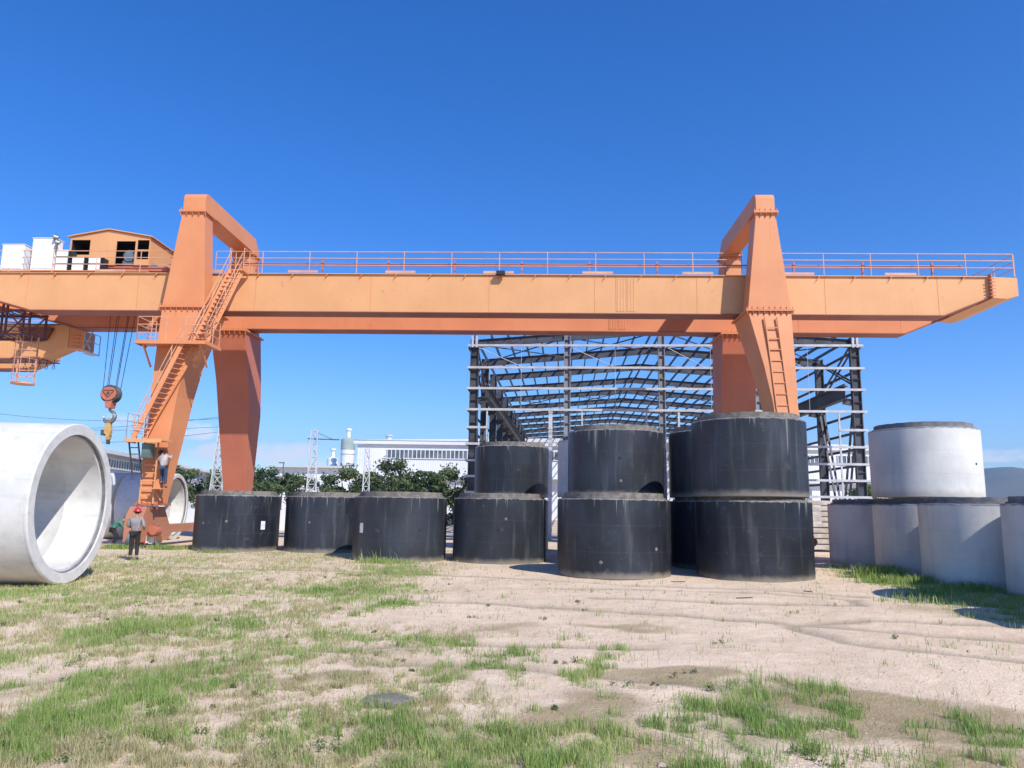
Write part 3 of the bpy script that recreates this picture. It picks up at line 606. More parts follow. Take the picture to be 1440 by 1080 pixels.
stair((-14.62, -1.9, 9.40), (-13.62, -.75, 13.35), .55, orange_leg, parent=C, side=(.95,.3,0))
m = MB(); m.box(-13.95, -13.25, -.85, -.07, 13.29, 13.35); lo_ = obj('landing', m, orange_leg, C)
for x in (-13.95, -13.25): m = MB(); railing(m, [(x, -.8, 13.35), (x, -.1, 13.35)], 1.1, (.55, 1.1), .6, .018); obj('railing', m, rail_paint, lo_)
stair((-16.75, -2.55, 4.85), (-15.05, -2.2, 9.28), .62, orange_leg, parent=C, side=(.3,.95,0))
stair((-16.35, -2.2, 5.7), (-14.8, -1.75, 9.28), .05, orange_leg, (0, 0), parent=C, side=(.3,.95,0), nm='stair_stringer')
pm = MB(); pm.box(-17.0, -15.35, -3.2, -2.25, 4.72, 4.78); pm.box(-17.0, -15.35, -3.23, -3.203, 4.64, 4.80); pm.box(-17.03, -17.003, -3.2, -2.25, 4.64, 4.80); po2 = obj('platform', pm, orange, C)
m = MB(); railing(m, [(-16.5, -2.28, 4.78), (-16.98, -2.28, 4.78), (-16.98, -3.18, 4.78), (-16.2, -3.18, 4.78)], 1.15, (.4, .78, 1.15), .6, .013); obj('railing', m, galv, po2)
m = MB(); ladder(m, (-16.55, -2.7, 3.0), (-16.8, -2.85, 4.7), .42, .27, .045); obj('ladder', m, steel_dark, C)  # dark steel colour stands in for the shade on this ladder
m = MB(); ladder(m, (-16.20, -2.42, 1.95), (-16.25, -2.30, 4.70), .62, .31, .05); obj('ladder', m, orange, C)
m = MB(); m.box(-16.35, -15.95, -2.95, -2.55, 3.95, 4.62); m.box(-16.32, -15.98, -2.97, -2.953, 4.0, 4.58); m.box(-16.02, -16.0, -2.99, -2.973, 4.2, 4.32); obj('electric_box', m, simple('green_grey_enamel', (.12, .17, .15), (.10, .13, .12), 3, .5), C, bevel=.01)
m = MB(); m.box(-15.95, -15.35, -2.75, -2.2, 2.60, 2.64); m.prism([(-15.95, 2.6), (-15.87, 2.6), (-15.55, 2.1), (-15.6, 2.1)], -2.4, -2.35); obj('step_bracket', m, orange_leg, C)
# fixed ladder on the right leg
m = MB(); ladder(m, (12.42, -1.92, 5.2), (12.05, -1.5, 10.95), .56, .50, .05)
for z, x, y in ((6.5, 12.33, -1.83), (8.3, 12.21, -1.68), (10.2, 12.1, -1.56)): m.bar((x-.28, y, z), (x-.28, y+.15, z), .04); m.bar((x+.28, y, z), (x+.28, y+.15, z), .04)
obj('ladder', m, orange_leg, C)
# hanging access frame and cage ladder under the left end
m = MB()
for x in (-27.6, -26.4, -25.15):
    for y in (1.3, 2.6): m.bar((x, y, 10.45), (x, y, 12.6), .09)
for z in (10.48, 11.75):
    m.box(-28.2, -25.1, 1.25, 1.35, z-.06, z+.06); m.box(-28.2, -25.1, 2.55, 2.65, z-.06, z+.06)
    for x in np.arange(-28.2, -25, .35): m.bar((x, 1.3, z), (x, 2.6, z), .05)
for x0, x1 in ((-27.6, -26.4), (-26.4, -25.15)): m.bar((x0, 1.3, 11.7), (x1, 1.3, 10.5), .06); m.bar((x0, 2.6, 10.5), (x1, 2.6, 11.7), .06)
for i in range(5): z = 10.7+.22*i; m.bar((-26.4, 1.3, z), (-25.15, 1.3, z-.1), .04)
obj('hanging_platform', m, simple('shaded_red_steel', (.16, .05, .045), (.11, .04, .04), 2, .6), C)  # shade under the girder end is put into this dark red
m = MB(); ladder(m, (-25.45, 1.9, 8.0), (-25.45, 1.9, 10.45), .95, .33, .045)
for z in np.arange(8.0, 10.5, .42):
    pts = [(-25.45+.52*math.cos(a), 1.9-.75*math.sin(a), z) for a in np.linspace(0, PI, 9)]
    m.tube(pts, .016, 5)
for a in np.linspace(0, PI, 6): m.bar((-25.45+.52*math.cos(a), 1.9-.75*math.sin(a), 8.0), (-25.45+.52*math.cos(a), 1.9-.75*math.sin(a), 10.45), .02)
m.lathe([(.001, 7.93), (.56, 7.93), (.56, 7.99), (.001, 7.99)], 24, True, 'z', (-25.45, 1.75, 0)); obj('cage_ladder', m, rail_paint, C)

# ------------------------------------------------------------------ trolley on the girders
TR_ = thing('crane_trolley', 'orange trolley house with white cabinets riding on top of the crane girders', 'trolley', (.40, 35.986, 0), R(-2.0)); T = TR_
m = MB(); m.box(-26.3, -18.2, .62, .95, ZT+.32, ZT+.55); m.box(-26.3, -18.2, 3.95, 4.25, ZT+.32, ZT+.55)
for x in (-26.3, -23.4, -20.6, -18.5): m.box(x, x+.3, .95, 3.95, ZT+.33, ZT+.54)
m.box(-23.2, -19.1, .64, 4.2, ZT+.552, ZT+.59)
fr = obj('trolley_frame', m, red_orange, T)
for x in (-25.6, -19.0):
    for y in (.78, 4.1): w = MB(); w.lathe([(.04, -.09), (.30, -.09), (.30, -.07), (.265, -.06), (.265, .06), (.30, .07), (.30, .09), (.04, .09)], 24, True, 'y', (x, y, ZT+.18+.265)); obj('wheel', w, grey_metal, fr, True)
H0, H1, HR = ZT+.60, 15.47, 15.84; xa, xb, xm = -23.35, -19.15, -21.35
wl = MB(); y0, y1 = .55, 4.15
def wall_front(y, ys):       # front wall with openings, built from strips
    def s_(x0, x1, z0, z1): wl.box(x0, x1, y, ys, z0, z1)
    s_(xa, xa+.06, H0, H1); s_(xa+.06, -22.30, H0, 14.53); s_(xa+.06, -22.30, 15.33, H1); s_(-22.30, -20.92, H0, H1)
    s_(-20.92, -19.92, 15.27, H1); s_(-19.92, -19.82, H0, H1); s_(-19.82, -19.20, 15.33, H1); s_(-19.82, -19.20, H0, 14.30); s_(-19.82, -19.20, 14.77, 14.82); s_(-19.2, xb, H0, H1)
    wl.prism([(xa, H1+.001), (xb, H1+.001), (xm, HR)], y, ys)
wall_front(y0, y0+.05); wl.box(xa, xa+.05, y0+.051, y1, H0, H1); wl.box(xb-.05, xb, y0+.051, y1, H0, H1); wl.box(xa+.051, xb-.051, y1-.05, y1, H0, H1)
ho = obj('trolley_house', wl, orange, T)
m = MB(); m.box(xa+.06, xb-.06, 1.9, 1.95, H0, H1-.02); m.box(xa+.06, xb-.06, y0+.06, 1.89, H1-.06, H1-.02); m.box(xa+.055, xa+.07, y0+.06, 1.89, H0, H1-.07); m.box(xb-.07, xb-.055, y0+.06, 1.89, H0, H1-.07); m.box(xa+.08, xb-.08, y0+.06, 1.89, H0-.0, H0+.02); obj('opening_shade_box', m, dark_void, ho)  # added near-black box, paints the shade inside the house openings
m = MB(); m.loft([[(xa-.12, y0-.1, H1-.0), (xm, y0-.1, HR+.03), (xm, y1+.1, HR+.03), (xa-.12, y1+.1, H1-.0)], [(xa-.12, y0-.1, H1+.05), (xm, y0-.1, HR+.08), (xm, y1+.1, HR+.08), (xa-.12, y1+.1, H1+.05)]])
m.loft([[(xm+.002, y0-.1, HR+.03), (xb+.12, y0-.1, H1), (xb+.12, y1+.1, H1), (xm+.002, y1+.1, HR+.03)], [(xm+.002, y0-.1, HR+.08), (xb+.12, y0-.1, H1+.05), (xb+.12, y1+.1, H1+.05), (xm+.002, y1+.1, HR+.08)]])
obj('roof', m, orange, ho)
m = MB(); m.lathe([(.001, .9), (.30, .9), (.34, .95), (.34, 1.7), (.001, 1.7)], 24, True, 'y', (-20.4, 0, 14.6)); m.box(-20.75, -20.05, .95, 1.7, H0, 14.35); 
for i in range(12): a = 2*PI*i/12; m.bar((-20.4+.32*math.cos(a), .92, 14.6+.32*math.sin(a)), (-20.4+.32*math.cos(a), 1.7, 14.6+.32*math.sin(a)), .03)
obj('hoist_motor', m, grey_metal, T, True)
m = MB(); m.lathe([(.001, 2.1), (.38, 2.1), (.38, 2.14), (.33, 2.16), (.33, 3.4), (.38, 3.42), (.38, 3.46), (.001, 3.46)], 28, True, 'y', (-22.6, 0, 14.5)); obj('rope_drum', m, grey_metal, T, True)
m = MB(); m.box(-28.0, -18.9, -.0, .6, ZT+.10, ZT+.15); obj('deck', m, orange_leg, T)
def cabinet(x0, x1, z1, nm='cabinet'):
    m = MB(); m.box(x0, x1, -.0, .6, ZT+.155, z1); o = obj(nm, m, white_paint, T, bevel=.02)
    d = MB(); d.box(x0+.06, x1-.06, -.02, -.002, ZT+.24, z1-.06); d.box(x1-.12, x1-.09, -.05, -.022, (ZT+z1)/2, (ZT+z1)/2+.15); obj('door', d, white_paint, o, bevel=.006)
    tpm = MB(); tpm.box(x0-.03, x1+.03, -.03, .63, z1+.001, z1+.04); obj('lid', tpm, white_paint, o, bevel=.01)
cabinet(-26.5, -25.35, 14.86); cabinet(-24.95, -23.75, 15.20)
for x0, n in ((-23.65, 3), (-22.80, 2), (-21.95, 2)):
    for k in range(n if x0 < -23 else 2):
        z = ZT+.155+.37*k; m = MB(); m.box(x0, x0+.62, .0, .52, z, z+.33); o = obj('resistor_box', m, white_paint, T, bevel=.01)
        g = MB(); g.box(x0+.622, x0+.74, .03, .5, z+.02, z+.31)
        for i in range(5): g.box(x0+.60, x0+.752, -.005, .015, z+.03+.058*i, z+.06+.058*i)
        obj('grille', g, dark_void, o)
m = MB(); m.lathe([(.02, -.35), (.05, -.35), (.17, -.52), (.18, -.55), (.16, -.55), (.04, -.38)], 18, True, 'x', (-23.2, -.1, 15.22)); m.lathe([(.02, -.35), (.05, -.35), (.15, -.5), (.16, -.53), (.04, -.38)], 18, True, 'x', (-23.1, -.1, 14.95)); m.bar((-23.6, -.1, 14.6), (-23.6, -.1, 15.3), .05); obj('warning_horn', m, grey_metal, T, True)

# hook block on its ropes
HK = thing('hook_block', 'orange pulley block with grey hook on wire ropes between crane and big pipe', 'hook', (0, 36, 0), R(-2.0)); cx, cy, cz = -21.05, 2.35, 7.55
m = MB()
for dx, dy, tx in ((-.40, -.12, -.32), (-.26, .1, .02), (-.20, -.12, .08), (.16, .12, .52), (.24, -.12, .64), (.38, .12, .86)):
    m.tube([(cx+dx, cy+dy, cz+.1), (cx+tx*1.15, cy+dy*1.5, 14.0)], .018, 5)
obj('wire_rope', m, rope_m, HK)
m = MB()
for y in (-.16, .0, .16): m.lathe([(.05, y-.06), (.46, y-.06), (.47, y-.045), (.40, y), (.47, y+.045), (.46, y+.06), (.05, y+.06)], 36, True, 'y', (cx, cy, cz))
obj('pulley', m, steel_dark, HK, True)
m = MB(); hx = [(cx+.40*math.cos(a)*1.05, cz+.36*math.sin(a)) for a in np.linspace(0, 2*PI, 13)[:-1]]
m.prism(hx, cy-.30, cy-.245); m.prism(hx, cy+.245, cy+.30); m.prism([(cx-.2, cz-.3), (cx+.2, cz-.3), (cx+.14, cz-.75), (cx-.14, cz-.75)], cy-.24, cy+.24); obj('side_plate', m, red_orange, HK, bevel=.012)
m = MB(); m.bar((cx-.28, cy-.31, cz+.12), (cx, cy-.31, cz-.2), .06, .02); m.bar((cx+.28, cy-.31, cz+.12), (cx, cy-.31, cz-.2), .06, .02); m.bar((cx-.3, cy-.31, cz+.17), (cx+.3, cy-.31, cz+.17), .04, .02); m.lathe([(.001, -.34), (.07, -.34), (.07, -.30), (.001, -.30)], 12, True, 'y', (cx, cy, cz+.03)); obj('painted_chevron', m, steel_dark, HK)
m = MB(); hz = cz-1.18; pts = [(cx, cy, hz+.5), (cx, cy, hz+.34)]+[(cx+.29*math.cos(a), cy, hz+.29*math.sin(a)) for a in np.linspace(PI*.42, -PI*1.02, 18)]
m.tube(pts, [.07, .07]+[.08+.035*math.sin(PI*i/17) if i < 15 else .06-.02*(i-15) for i in range(18)], 10); obj('hook', m, grey_metal, HK, True)
CL = thing('lifting_clamp', 'yellow steel lifting clamp hanging from the crane hook', 'lifting clamp', (0, 36, 0), R(-2.0))
m = MB(); z = hz-.24; ring = [(cx+.03+.09*math.cos(a), cy, z+.0+.16*math.sin(a)) for a in np.linspace(0, 2*PI, 15)]; m.tube(ring, .03, 6); obj('shackle', m, yellow_paint, CL, True)
m = MB(); m.prism([(cx-.12, z-.12), (cx+.12, z-.1), (cx+.20, z-.5), (cx+.16, z-.95), (cx-.02, z-1.05), (cx-.05, z-.7), (cx-.16, z-.62), (cx-.14, z-.3)], cy-.12, cy+.12); obj('jaw', m, yellow_paint, CL, bevel=.02)
m = MB(); m.box(cx-.3, cx-.13, cy-.14, cy+.14, z-.75, z-.45); m.box(cx+.02, cx+.14, cy-.1, cy+.1, z-1.2, z-1.0); obj('grip_pad', m, steel_dark, CL, bevel=.02)

# ------------------------------------------------------------------ second crane, its girder end behind the first
C2 = thing('gantry_crane', 'lower orange gantry crane whose girder end shows behind at the far left', 'crane', (-25.25, 42, 0), R(-2.0))
for y0 in (0, 3.4):
    m = MB(); sh = 0 if y0 == 0 else -3.2; m.prism([(-26, 11.9), (-.02+sh, 11.9), (-.02+sh, 10.62), (-1.5+sh, 9.96), (-26, 9.96)], y0, y0+1.0); g = obj('girder', m, orange, C2, bevel=.012)
    m = MB(); m.box(-26, -1.5+sh, y0-.05, y0+1.05, 9.90, 9.957); m.box(-26, -.02+sh, y0-.05, y0+1.05, 11.903, 11.95); obj('flange', m, flange_shade, g)
    m = MB(); railing(m, [(-26, y0, 11.95), (-.6+sh, y0, 11.95)], 1.0, (.5, 1.0), 2.4, .02); obj('railing', m, rail_paint, g)
m = MB(); m.prism([(-.01, 11.9), (.85, 11.55), (.85, 10.5), (-.01, 10.56)], .02, 1.1)
for i in range(4): m.box(.15, .65, -.04, .015, 10.58+.22*i, 10.64+.22*i)
obj('end_beam', m, orange_leg, C2, bevel=.01)
m = MB(); railing(m, [(.9, .0, 10.4), (1.35, .0, 10.3), (1.35, .8, 10.3)], 1.1, (.6, 1.1), .6, .022); m.box(.88, 1.4, 0, .8, 10.25, 10.3); m.bar((.9, 0, 10.5), (1.35, 0, 11.5), .05); m.bar((.86, .1, 11.2), (1.3, .1, 10.4), .08)
obj('service_basket', m, galv, C2)
m = MB(); m.box(-2.8, -.9, -.4, -.05, 11.6, 11.68); m.prism([(-2.9, 11.6), (-.9, 11.6), (-1.2, 11.0), (-1.6, 10.9), (-2.3, 10.9)], -.2, -.05); obj('conductor_bracket', m, simple('brown_steel', (.2, .08, .05), (.14, .05, .04), 2, .6), C2)
m = MB(); m.box(-4.5, -.6, .3, .36, 9.7, 9.76)
for i in range(5): x = -2.6+.42*i; m.tube([(x, .33, 9.7), (x-.09, .33, 9.42), (x, .33, 9.38), (x+.09, .33, 9.42), (x, .33, 9.7)], .018, 5); m.bar((x, .33, 9.7), (x, .33, 9.95), .03)
obj('cable_festoon', m, steel_dark, C2)
for x0 in (-24.,):
    for y0, f in ((-1.2, -1.), (3.6, 1.)):
        m = MB(); m.rect([(.3, x0-.5, x0+.5, y0+f, y0+1.2+f), (9.9, x0-1, x0+1, y0, y0+2.0)]); obj('leg', m, orange_leg, C2)
for y0, f in ((-1.2, -1.), (3.6, 1.)):
    m = MB(); m.rect([(.3, -11.5, -10.5, y0+f, y0+1.2+f), (9.9, -12., -10, y0, y0+2.0)]); obj('leg', m, orange_leg, C2)

# ------------------------------------------------------------------ unfinished steel hall
HB = thing('steel_frame_hall', 'unfinished dark steel portal-frame hall without roof or walls', 'building', (0, 48, 0), R(-4.0)); B = HB
UL, UR, BAY, NF = -2.45, 21.55, 6.6, 12; UM = (UL+UR)/2; EZ, RZ = 12.75, 13.65
def ibeam(m, p, q, w, h, up=(0,0,1), t=.03):
    p = Vector(p); q = Vector(q); d = (q-p).normalized(); u = Vector(up)
    if abs(d.dot(u)) > .98: u = Vector((0,1,0))
    a = d.cross(u).normalized(); b_ = a.cross(d).normalized()
    m.bar(p, q, t, h-2*t-.004, u); m.bar(p+b_*(h/2-t/2), q+b_*(h/2-t/2), w, t, u); m.bar(p-b_*(h/2-t/2), q-b_*(h/2-t/2), w, t, u)
def column(u, w, top, wide=.55):
    m = MB()
    m.box(u-wide/2, u-wide/2+.05, w-.16, w+.16, 0, top); m.box(u+wide/2-.05, u+wide/2, w-.16, w+.16, 0, top); m.box(u-wide/2+.051, u+wide/2-.051, w-.02, w+.02, 0, top)
    for z in np.arange(1.5, top, 1.45): m.box(u-wide/2+.052, u+wide/2-.052, w-.15, w-.022, z, z+.03)
    return m
cols = {}
for k in range(NF):
    w = k*BAY
    for u in (UL, UR): obj('column', column(u, w, EZ), steel_dark, B)
    for a, b_ in (((UL+.28, w, EZ-.25), (UM, w, RZ-.25)), ((UM, w, RZ-.25), (UR-.28, w, EZ-.25))):
        m = MB(); ibeam(m, a, b_, .26, .50); obj('rafter', m, steel_dark, B)
    for u, s in ((UL, 1), (UR, -1)):
        m = MB(); ibeam(m, (u+s*.28, w, 8.75), (u+s*.85, w, 8.85), .2, .4); obj('corbel', m, steel_dark, B)
for u in (UL+6, UM, UR-6): obj('gable_column', column(u, 0, EZ+.35, .42), simple('light_primed_steel', (.24, .25, .29), (.17, .18, .21), 1.4, .55), B)
for s, u in ((1, UL+.75), (-1, UR-.75)):
    m = MB(); ibeam(m, (u, -.2, 9.35), (u, (NF-1)*BAY, 9.35), .42, .85); m.box(u-.05, u+.05, -.2, (NF-1)*BAY, 9.78, 9.9); obj('runway_beam', m, steel_dark, B)
nP = 12
for s in (0, 1):
    for i in range(nP):
        t_ = i/(nP-1); u = UL+t_*(UM-UL-.3) if s == 0 else UR-t_*(UM-UL-.3); z = EZ+.03+t_*(RZ-EZ)
        m = MB(); m.box(u-.035, u+.035, -.3, (NF-1)*BAY+.3, z+.02, z+.20); m.box(u-.035, u+.06, -.3, (NF-1)*BAY+.3, z+.20, z+.215); obj('purlin', m, steel_dark, B)
# roof rods and cross-bracing
for k in (0, 4, 8):
    for s in (0, 1):
        a, b_ = (UL, UM) if s == 0 else (UR, UM)
        for j in range(2):
            u0 = a+(b_-a)*j/2; u1 = a+(b_-a)*(j+1)/2; z0 = EZ-.3+(RZ-EZ)*j/2; z1 = EZ-.3+(RZ-EZ)*(j+1)/2
            m = MB(); m.bar((u0, k*BAY, z0), (u1, (k+1)*BAY, z1), .07); m.bar((u1, k*BAY, z1), (u0, (k+1)*BAY, z0), .07); obj('roof_brace', m, steel_dark, B)
for k in (0, 5, 10):
    for u in (UL, UR):
        m = MB(); mid = (k+.5)*BAY
        for q in (-.14, .14):
            m.bar((u+q, k*BAY+.2, 8.7), (u+q, mid, .6), .12, .10); m.bar((u+q, (k+1)*BAY-.2, 8.7), (u+q, mid, .6), .12, .10)
            m.bar((u+q, k*BAY+.2, 9.9), (u+q, (k+1)*BAY-.2, 12.4), .09); m.bar((u+q, k*BAY+.2, 12.4), (u+q, (k+1)*BAY-.2, 9.9), .09)
        obj('wall_brace', m, steel_dark, B)
def cgirt(u0, u1, z, w=-.26):
    m = MB(); m.box(u0, u1, w-.012, w, z-.07, z+.07); m.box(u0, u1, w+.001, w+.09, z+.058, z+.07); m.box(u0, u1, w+.001, w+.09, z-.07, z-.058); return m
for z in (12.33, 10.88, 9.52, 8.15): obj('girt', cgirt(UL-.45, UR+.5, z), galv, B)
for z in (7.0, 5.95, 4.9, 3.9, 2.9, 1.9): obj('girt', cgirt(UL-.45, -1.5, z), galv, B); obj('girt', cgirt(17.9 if z < 6.5 else 20.3, UR+.5, z), galv, B)
for u, s in ((UL, -1), (UR, 1)):
    for z in (12.2, 10.88, 9.52, 8.15, 7.0, 5.95, 4.9, 3.9):
        m = MB(); m.box(u+s*.34, u+s*.43, 0, (NF-1)*BAY, z-.08, z+.08); obj('side_girt', m, steel_dark, B)
for u, wd in ((-1.55, .10), (2.5, .24), (4.5, .10), (8.55, .10), (10.55, .12), (14.2, .10), (17.9, .10), (20.35, .10)):
    m = MB(); m.box(u-wd/2, u+wd/2, -.24, -.16, 0, 8.05)
    if wd > .2:
        for z in np.arange(.6, 8, 1.05): m.box(u-wd/2-.02, u+wd/2+.02, -.27, -.245, z, z+.1)
    obj('door_post', m, galv, B)
for u in (UL, UR): m = MB(); m.box(u-.20, u-.06, -.3, -.17, EZ-.55, EZ+.2); m.box(u+.06, u+.20, -.3, -.17, EZ-.55, EZ+.2); obj('purlin_cleat', m, galv, B)
for u0, u1, z0, z1 in ((-2.2, .6, 12.2, 10.95), (3.8, 6.5, 12.2, 10.95), (9.9, 12.2, 12.2, 10.95), (15.9, 18.3, 12.2, 10.95)):
    m = MB(); m.tube([(u0, -.2, z0), (u1, -.2, z1)], .025, 5); obj('sag_rod', m, galv, B)
for u0 in (0.6, 6.6, 12.6, 18.6):
    for z0, z1 in ((8.2, 9.45), (9.6, 10.8), (10.95, 12.25)): m = MB(); m.tube([(u0, -.24, z0), (u0, -.24, z1)], .014, 5); obj('sag_rod', m, galv, B)

# ------------------------------------------------------------------ far buildings
def strip_window(m_f, m_g, x0, x1, y, z0, z1, step):
    n = max(1, int((x1-x0)/step))
    m_g.box(x0, x1, y+.02, y+.08, z0, z1)
    for i in range(n+1): x = x0+(x1-x0)*i/n; m_f.box(x-.06, x+.06, y-.05, y+.018, z0, z1)
    m_f.box(x0-.1, x1+.1, y-.06, y+.016, z1+.001, z1+.12); m_f.box(x0-.1, x1+.1, y-.06, y+.016, z0-.12, z0-.001)
WH = thing('warehouse', 'long pale grey warehouse with a high strip window, seen through the steel frame', 'building', (-23.4, 115, 0), R(-1.0))
m = MB(); m.prism([(0, 0), (86, 0), (86, 10.9), (43, 11.4), (0, 10.9)], 0, 45); obj('wall', m, clad, WH)
m = MB(); m.box(-.5, 86.5, -.5, .0, 10.95, 11.5); m.prism([(-.6, 11.52), (86.6, 11.52), (43, 12.4)], -.6, 45.5); obj('roof', m, wall_white, WH)
for k in range(5):
    x0 = 4.6+17*k; f = MB(); g = MB(); strip_window(f, g, x0, x0+15.4, -.1, 8.9, 10.1, .62); a = obj('window', f, wall_white, WH); obj('pane', g, glass_dark, a)
for k in range(3): m = MB(); m.box(20+k*22, 24.5+k*22, -.12, -.01, 0, 5.0); obj('door', m, simple('blue_grey_door', (.16, .22, .28), (.12, .17, .22), .5), WH)
m = MB(); m.box(10, 86, -.9, -.1, 5.9, 6.05); obj('canopy', m, roof_grey, WH)
m = MB(); m.lathe([(.001, 12.3), (.45, 12.3), (.45, 13.0), (.6, 13.0), (.6, 13.2), (.001, 13.35)], 14, True, 'z', (4.2, 3, -.6)); obj('roof_vent', m, roof_grey, WH)
LB = thing('low_shed', 'lower white shed with grey roof edge left of the big warehouse', 'building', (-35.2, 113, 0), R(-1.0))
m = MB(); m.prism([(0, 0), (11.6, 0), (11.6, 7.1), (0, 7.1)], 0, 25); obj('wall', m, clad, LB); m = MB(); m.box(-.9, 11.75, -.8, 25.4, 7.12, 7.42); obj('roof', m, roof_grey, LB)
f = MB(); g = MB(); strip_window(f, g, .8, 4.2, -.1, 4.6, 5.6, .6); a = obj('window', f, wall_white, LB); obj('pane', g, glass_dark, a)
SB = thing('long_shed', 'long white shed with a dark louvre band receding behind the left crane leg', 'building', (-37.4, 66, 0), R(101))
m = MB(); m.box(-30, 62, -1, 20, 0, 6.15); obj('wall', m, clad, SB); m = MB(); m.prism([(-30.6, 6.17), (62.6, 6.17), (62.6, 6.5), (-30.6, 6.5)], -1.7, 20.5); obj('roof', m, wall_white, SB)
f = MB(); g = MB(); strip_window(f, g, -29, 61, -1.12, 5.0, 5.75, .8); a = obj('louvre', f, wall_white, SB); obj('louvre_opening', g, glass_dark, a)
def silo(x, y, r, z, label, cap):
    t = thing('silo', label, 'silo', (x, y, 0)); m = MB(); m.lathe([(.001, 2), (r*.5, 2), (r, 4), (r, z*.86), (.001, z*.86)], 32); obj('tank', m, white_paint, t, True)
    m = MB(); m.lathe([(.001, z*.861), (r*1.01, z*.861), (r*1.01, z), (r*.35, z+.35), (.001, z+.4)], 32); obj('cap', m, cap, t, True)
    m = MB(); m.lathe([(.001, z+.3), (.32, z+.3), (.32, z+1.5), (.5, z+1.5), (.5, z+1.8), (.001, z+1.9)], 12); obj('vent_pipe', m, white_paint, t, True)
    m = MB()
    for a in range(4): m.bar((r*.9*math.cos(a*PI/2+.78), r*.9*math.sin(a*PI/2+.78), 0), (r*.9*math.cos(a*PI/2+.78), r*.9*math.sin(a*PI/2+.78), 4.2), .2)
    for q in (.45, .65, .8): m.lathe([(r+.01, z*q), (r+.06, z*q), (r+.06, z*q+.1), (r+.01, z*q+.1)], 32)
    obj('support', m, galv, t)
silo(-27.0, 125, 1.15, 12.4, 'tall white cement silo with a grey green top beside the warehouse', simple('grey_green_cap', (.36, .42, .38), (.3, .36, .33), 1))
silo(-30.6, 130, .95, 9.4, 'small white silo just left of the tall one', white_paint)
def mast(x, y, h, w0, w1, label, arm=None, ant=0):
    t = thing('lattice_mast', label, 'mast', (x, y, 0), R(12)); m = MB(); n = max(4, int(h/1.15))
    c = lambda k: [(sx*(w0+(w1-w0)*k/n)/2, sy*(w0+(w1-w0)*k/n)/2, h*k/n) for sx, sy in ((-1,-1),(1,-1),(1,1),(-1,1))]
    for i in range(4): m.bar(c(0)[i], c(n)[i], .10)
    for k in range(n):
        a, b_ = c(k), c(k+1)
        for i in range(4):
            j = (i+1) % 4; m.bar(a[i], b_[j], .06); m.bar(b_[i], b_[j], .055)
            if k < n*.6: m.bar(a[j], b_[i], .05)
    obj('lattice', m, galv, t)
    if arm: m = MB(); m.bar((-.6, 0, arm), (2.3, 0, arm), .09); m.bar((0, 0, arm+.7), (1.6, 0, arm+.04), .05); obj('arm', m, steel_dark, t)
    if ant: m = MB(); m.bar((0, 0, h), (0, 0, h+ant), .06); m.bar((-.4, 0, h), (.4, 0, h), .08); obj('rod', m, galv, t)
mast(-28.9, 75, 10.6, 1.5, .25, 'tall tapering white lattice mast beside the rear crane leg', None, .8)
mast(-18.3, 70, 8.7, .95, .55, 'white lattice mast with a horizontal arm near its top', 7.9, 0)
mast(-14.25, 75, 7.4, .8, .4, 'short white lattice mast in front of the warehouse corner', None, 0)
for k, (z0, z1) in enumerate(((10.2, 12.5), (9.4, 11.6), (10.4, 10.6), (8.9, 9.4))):
    p = Vector((-28.9, 75, z0)); q = Vector((-64, 68+3*k, z1)); pts = [p.lerp(q, i/14)+Vector((0, 0, -1.6*math.sin(PI*i/14))) for i in range(15)]
    m = MB(); m.tube(pts, .022, 4); o = obj('overhead_wire', m, grey_metal); tag(o, 'thin overhead wires running left from the tall lattice mast', 'wire', 'overhead wires')
m = MB(); m.tube([(-24.6, 82, 0), (-24.6, 82, 6.2)], .06, 6); lp = thing('lamp_post', 'thin grey lamp post above the trees right of the rear crane leg', 'lamp post', (0, 0, 0)); obj('pole', m, grey_metal, lp)
m = MB(); m.box(-25.1, -24.5, 81.9, 82.1, 6.2, 6.32); obj('lamp_head', m, grey_metal, lp, bevel=.02)
wall = MB(); wall.box(-60, -10.5, 58, 58.25, 0, 1.5); wo_ = obj('boundary_wall', wall, wall_white); tag(wo_, 'low white boundary wall glimpsed behind the black pipes', 'wall')

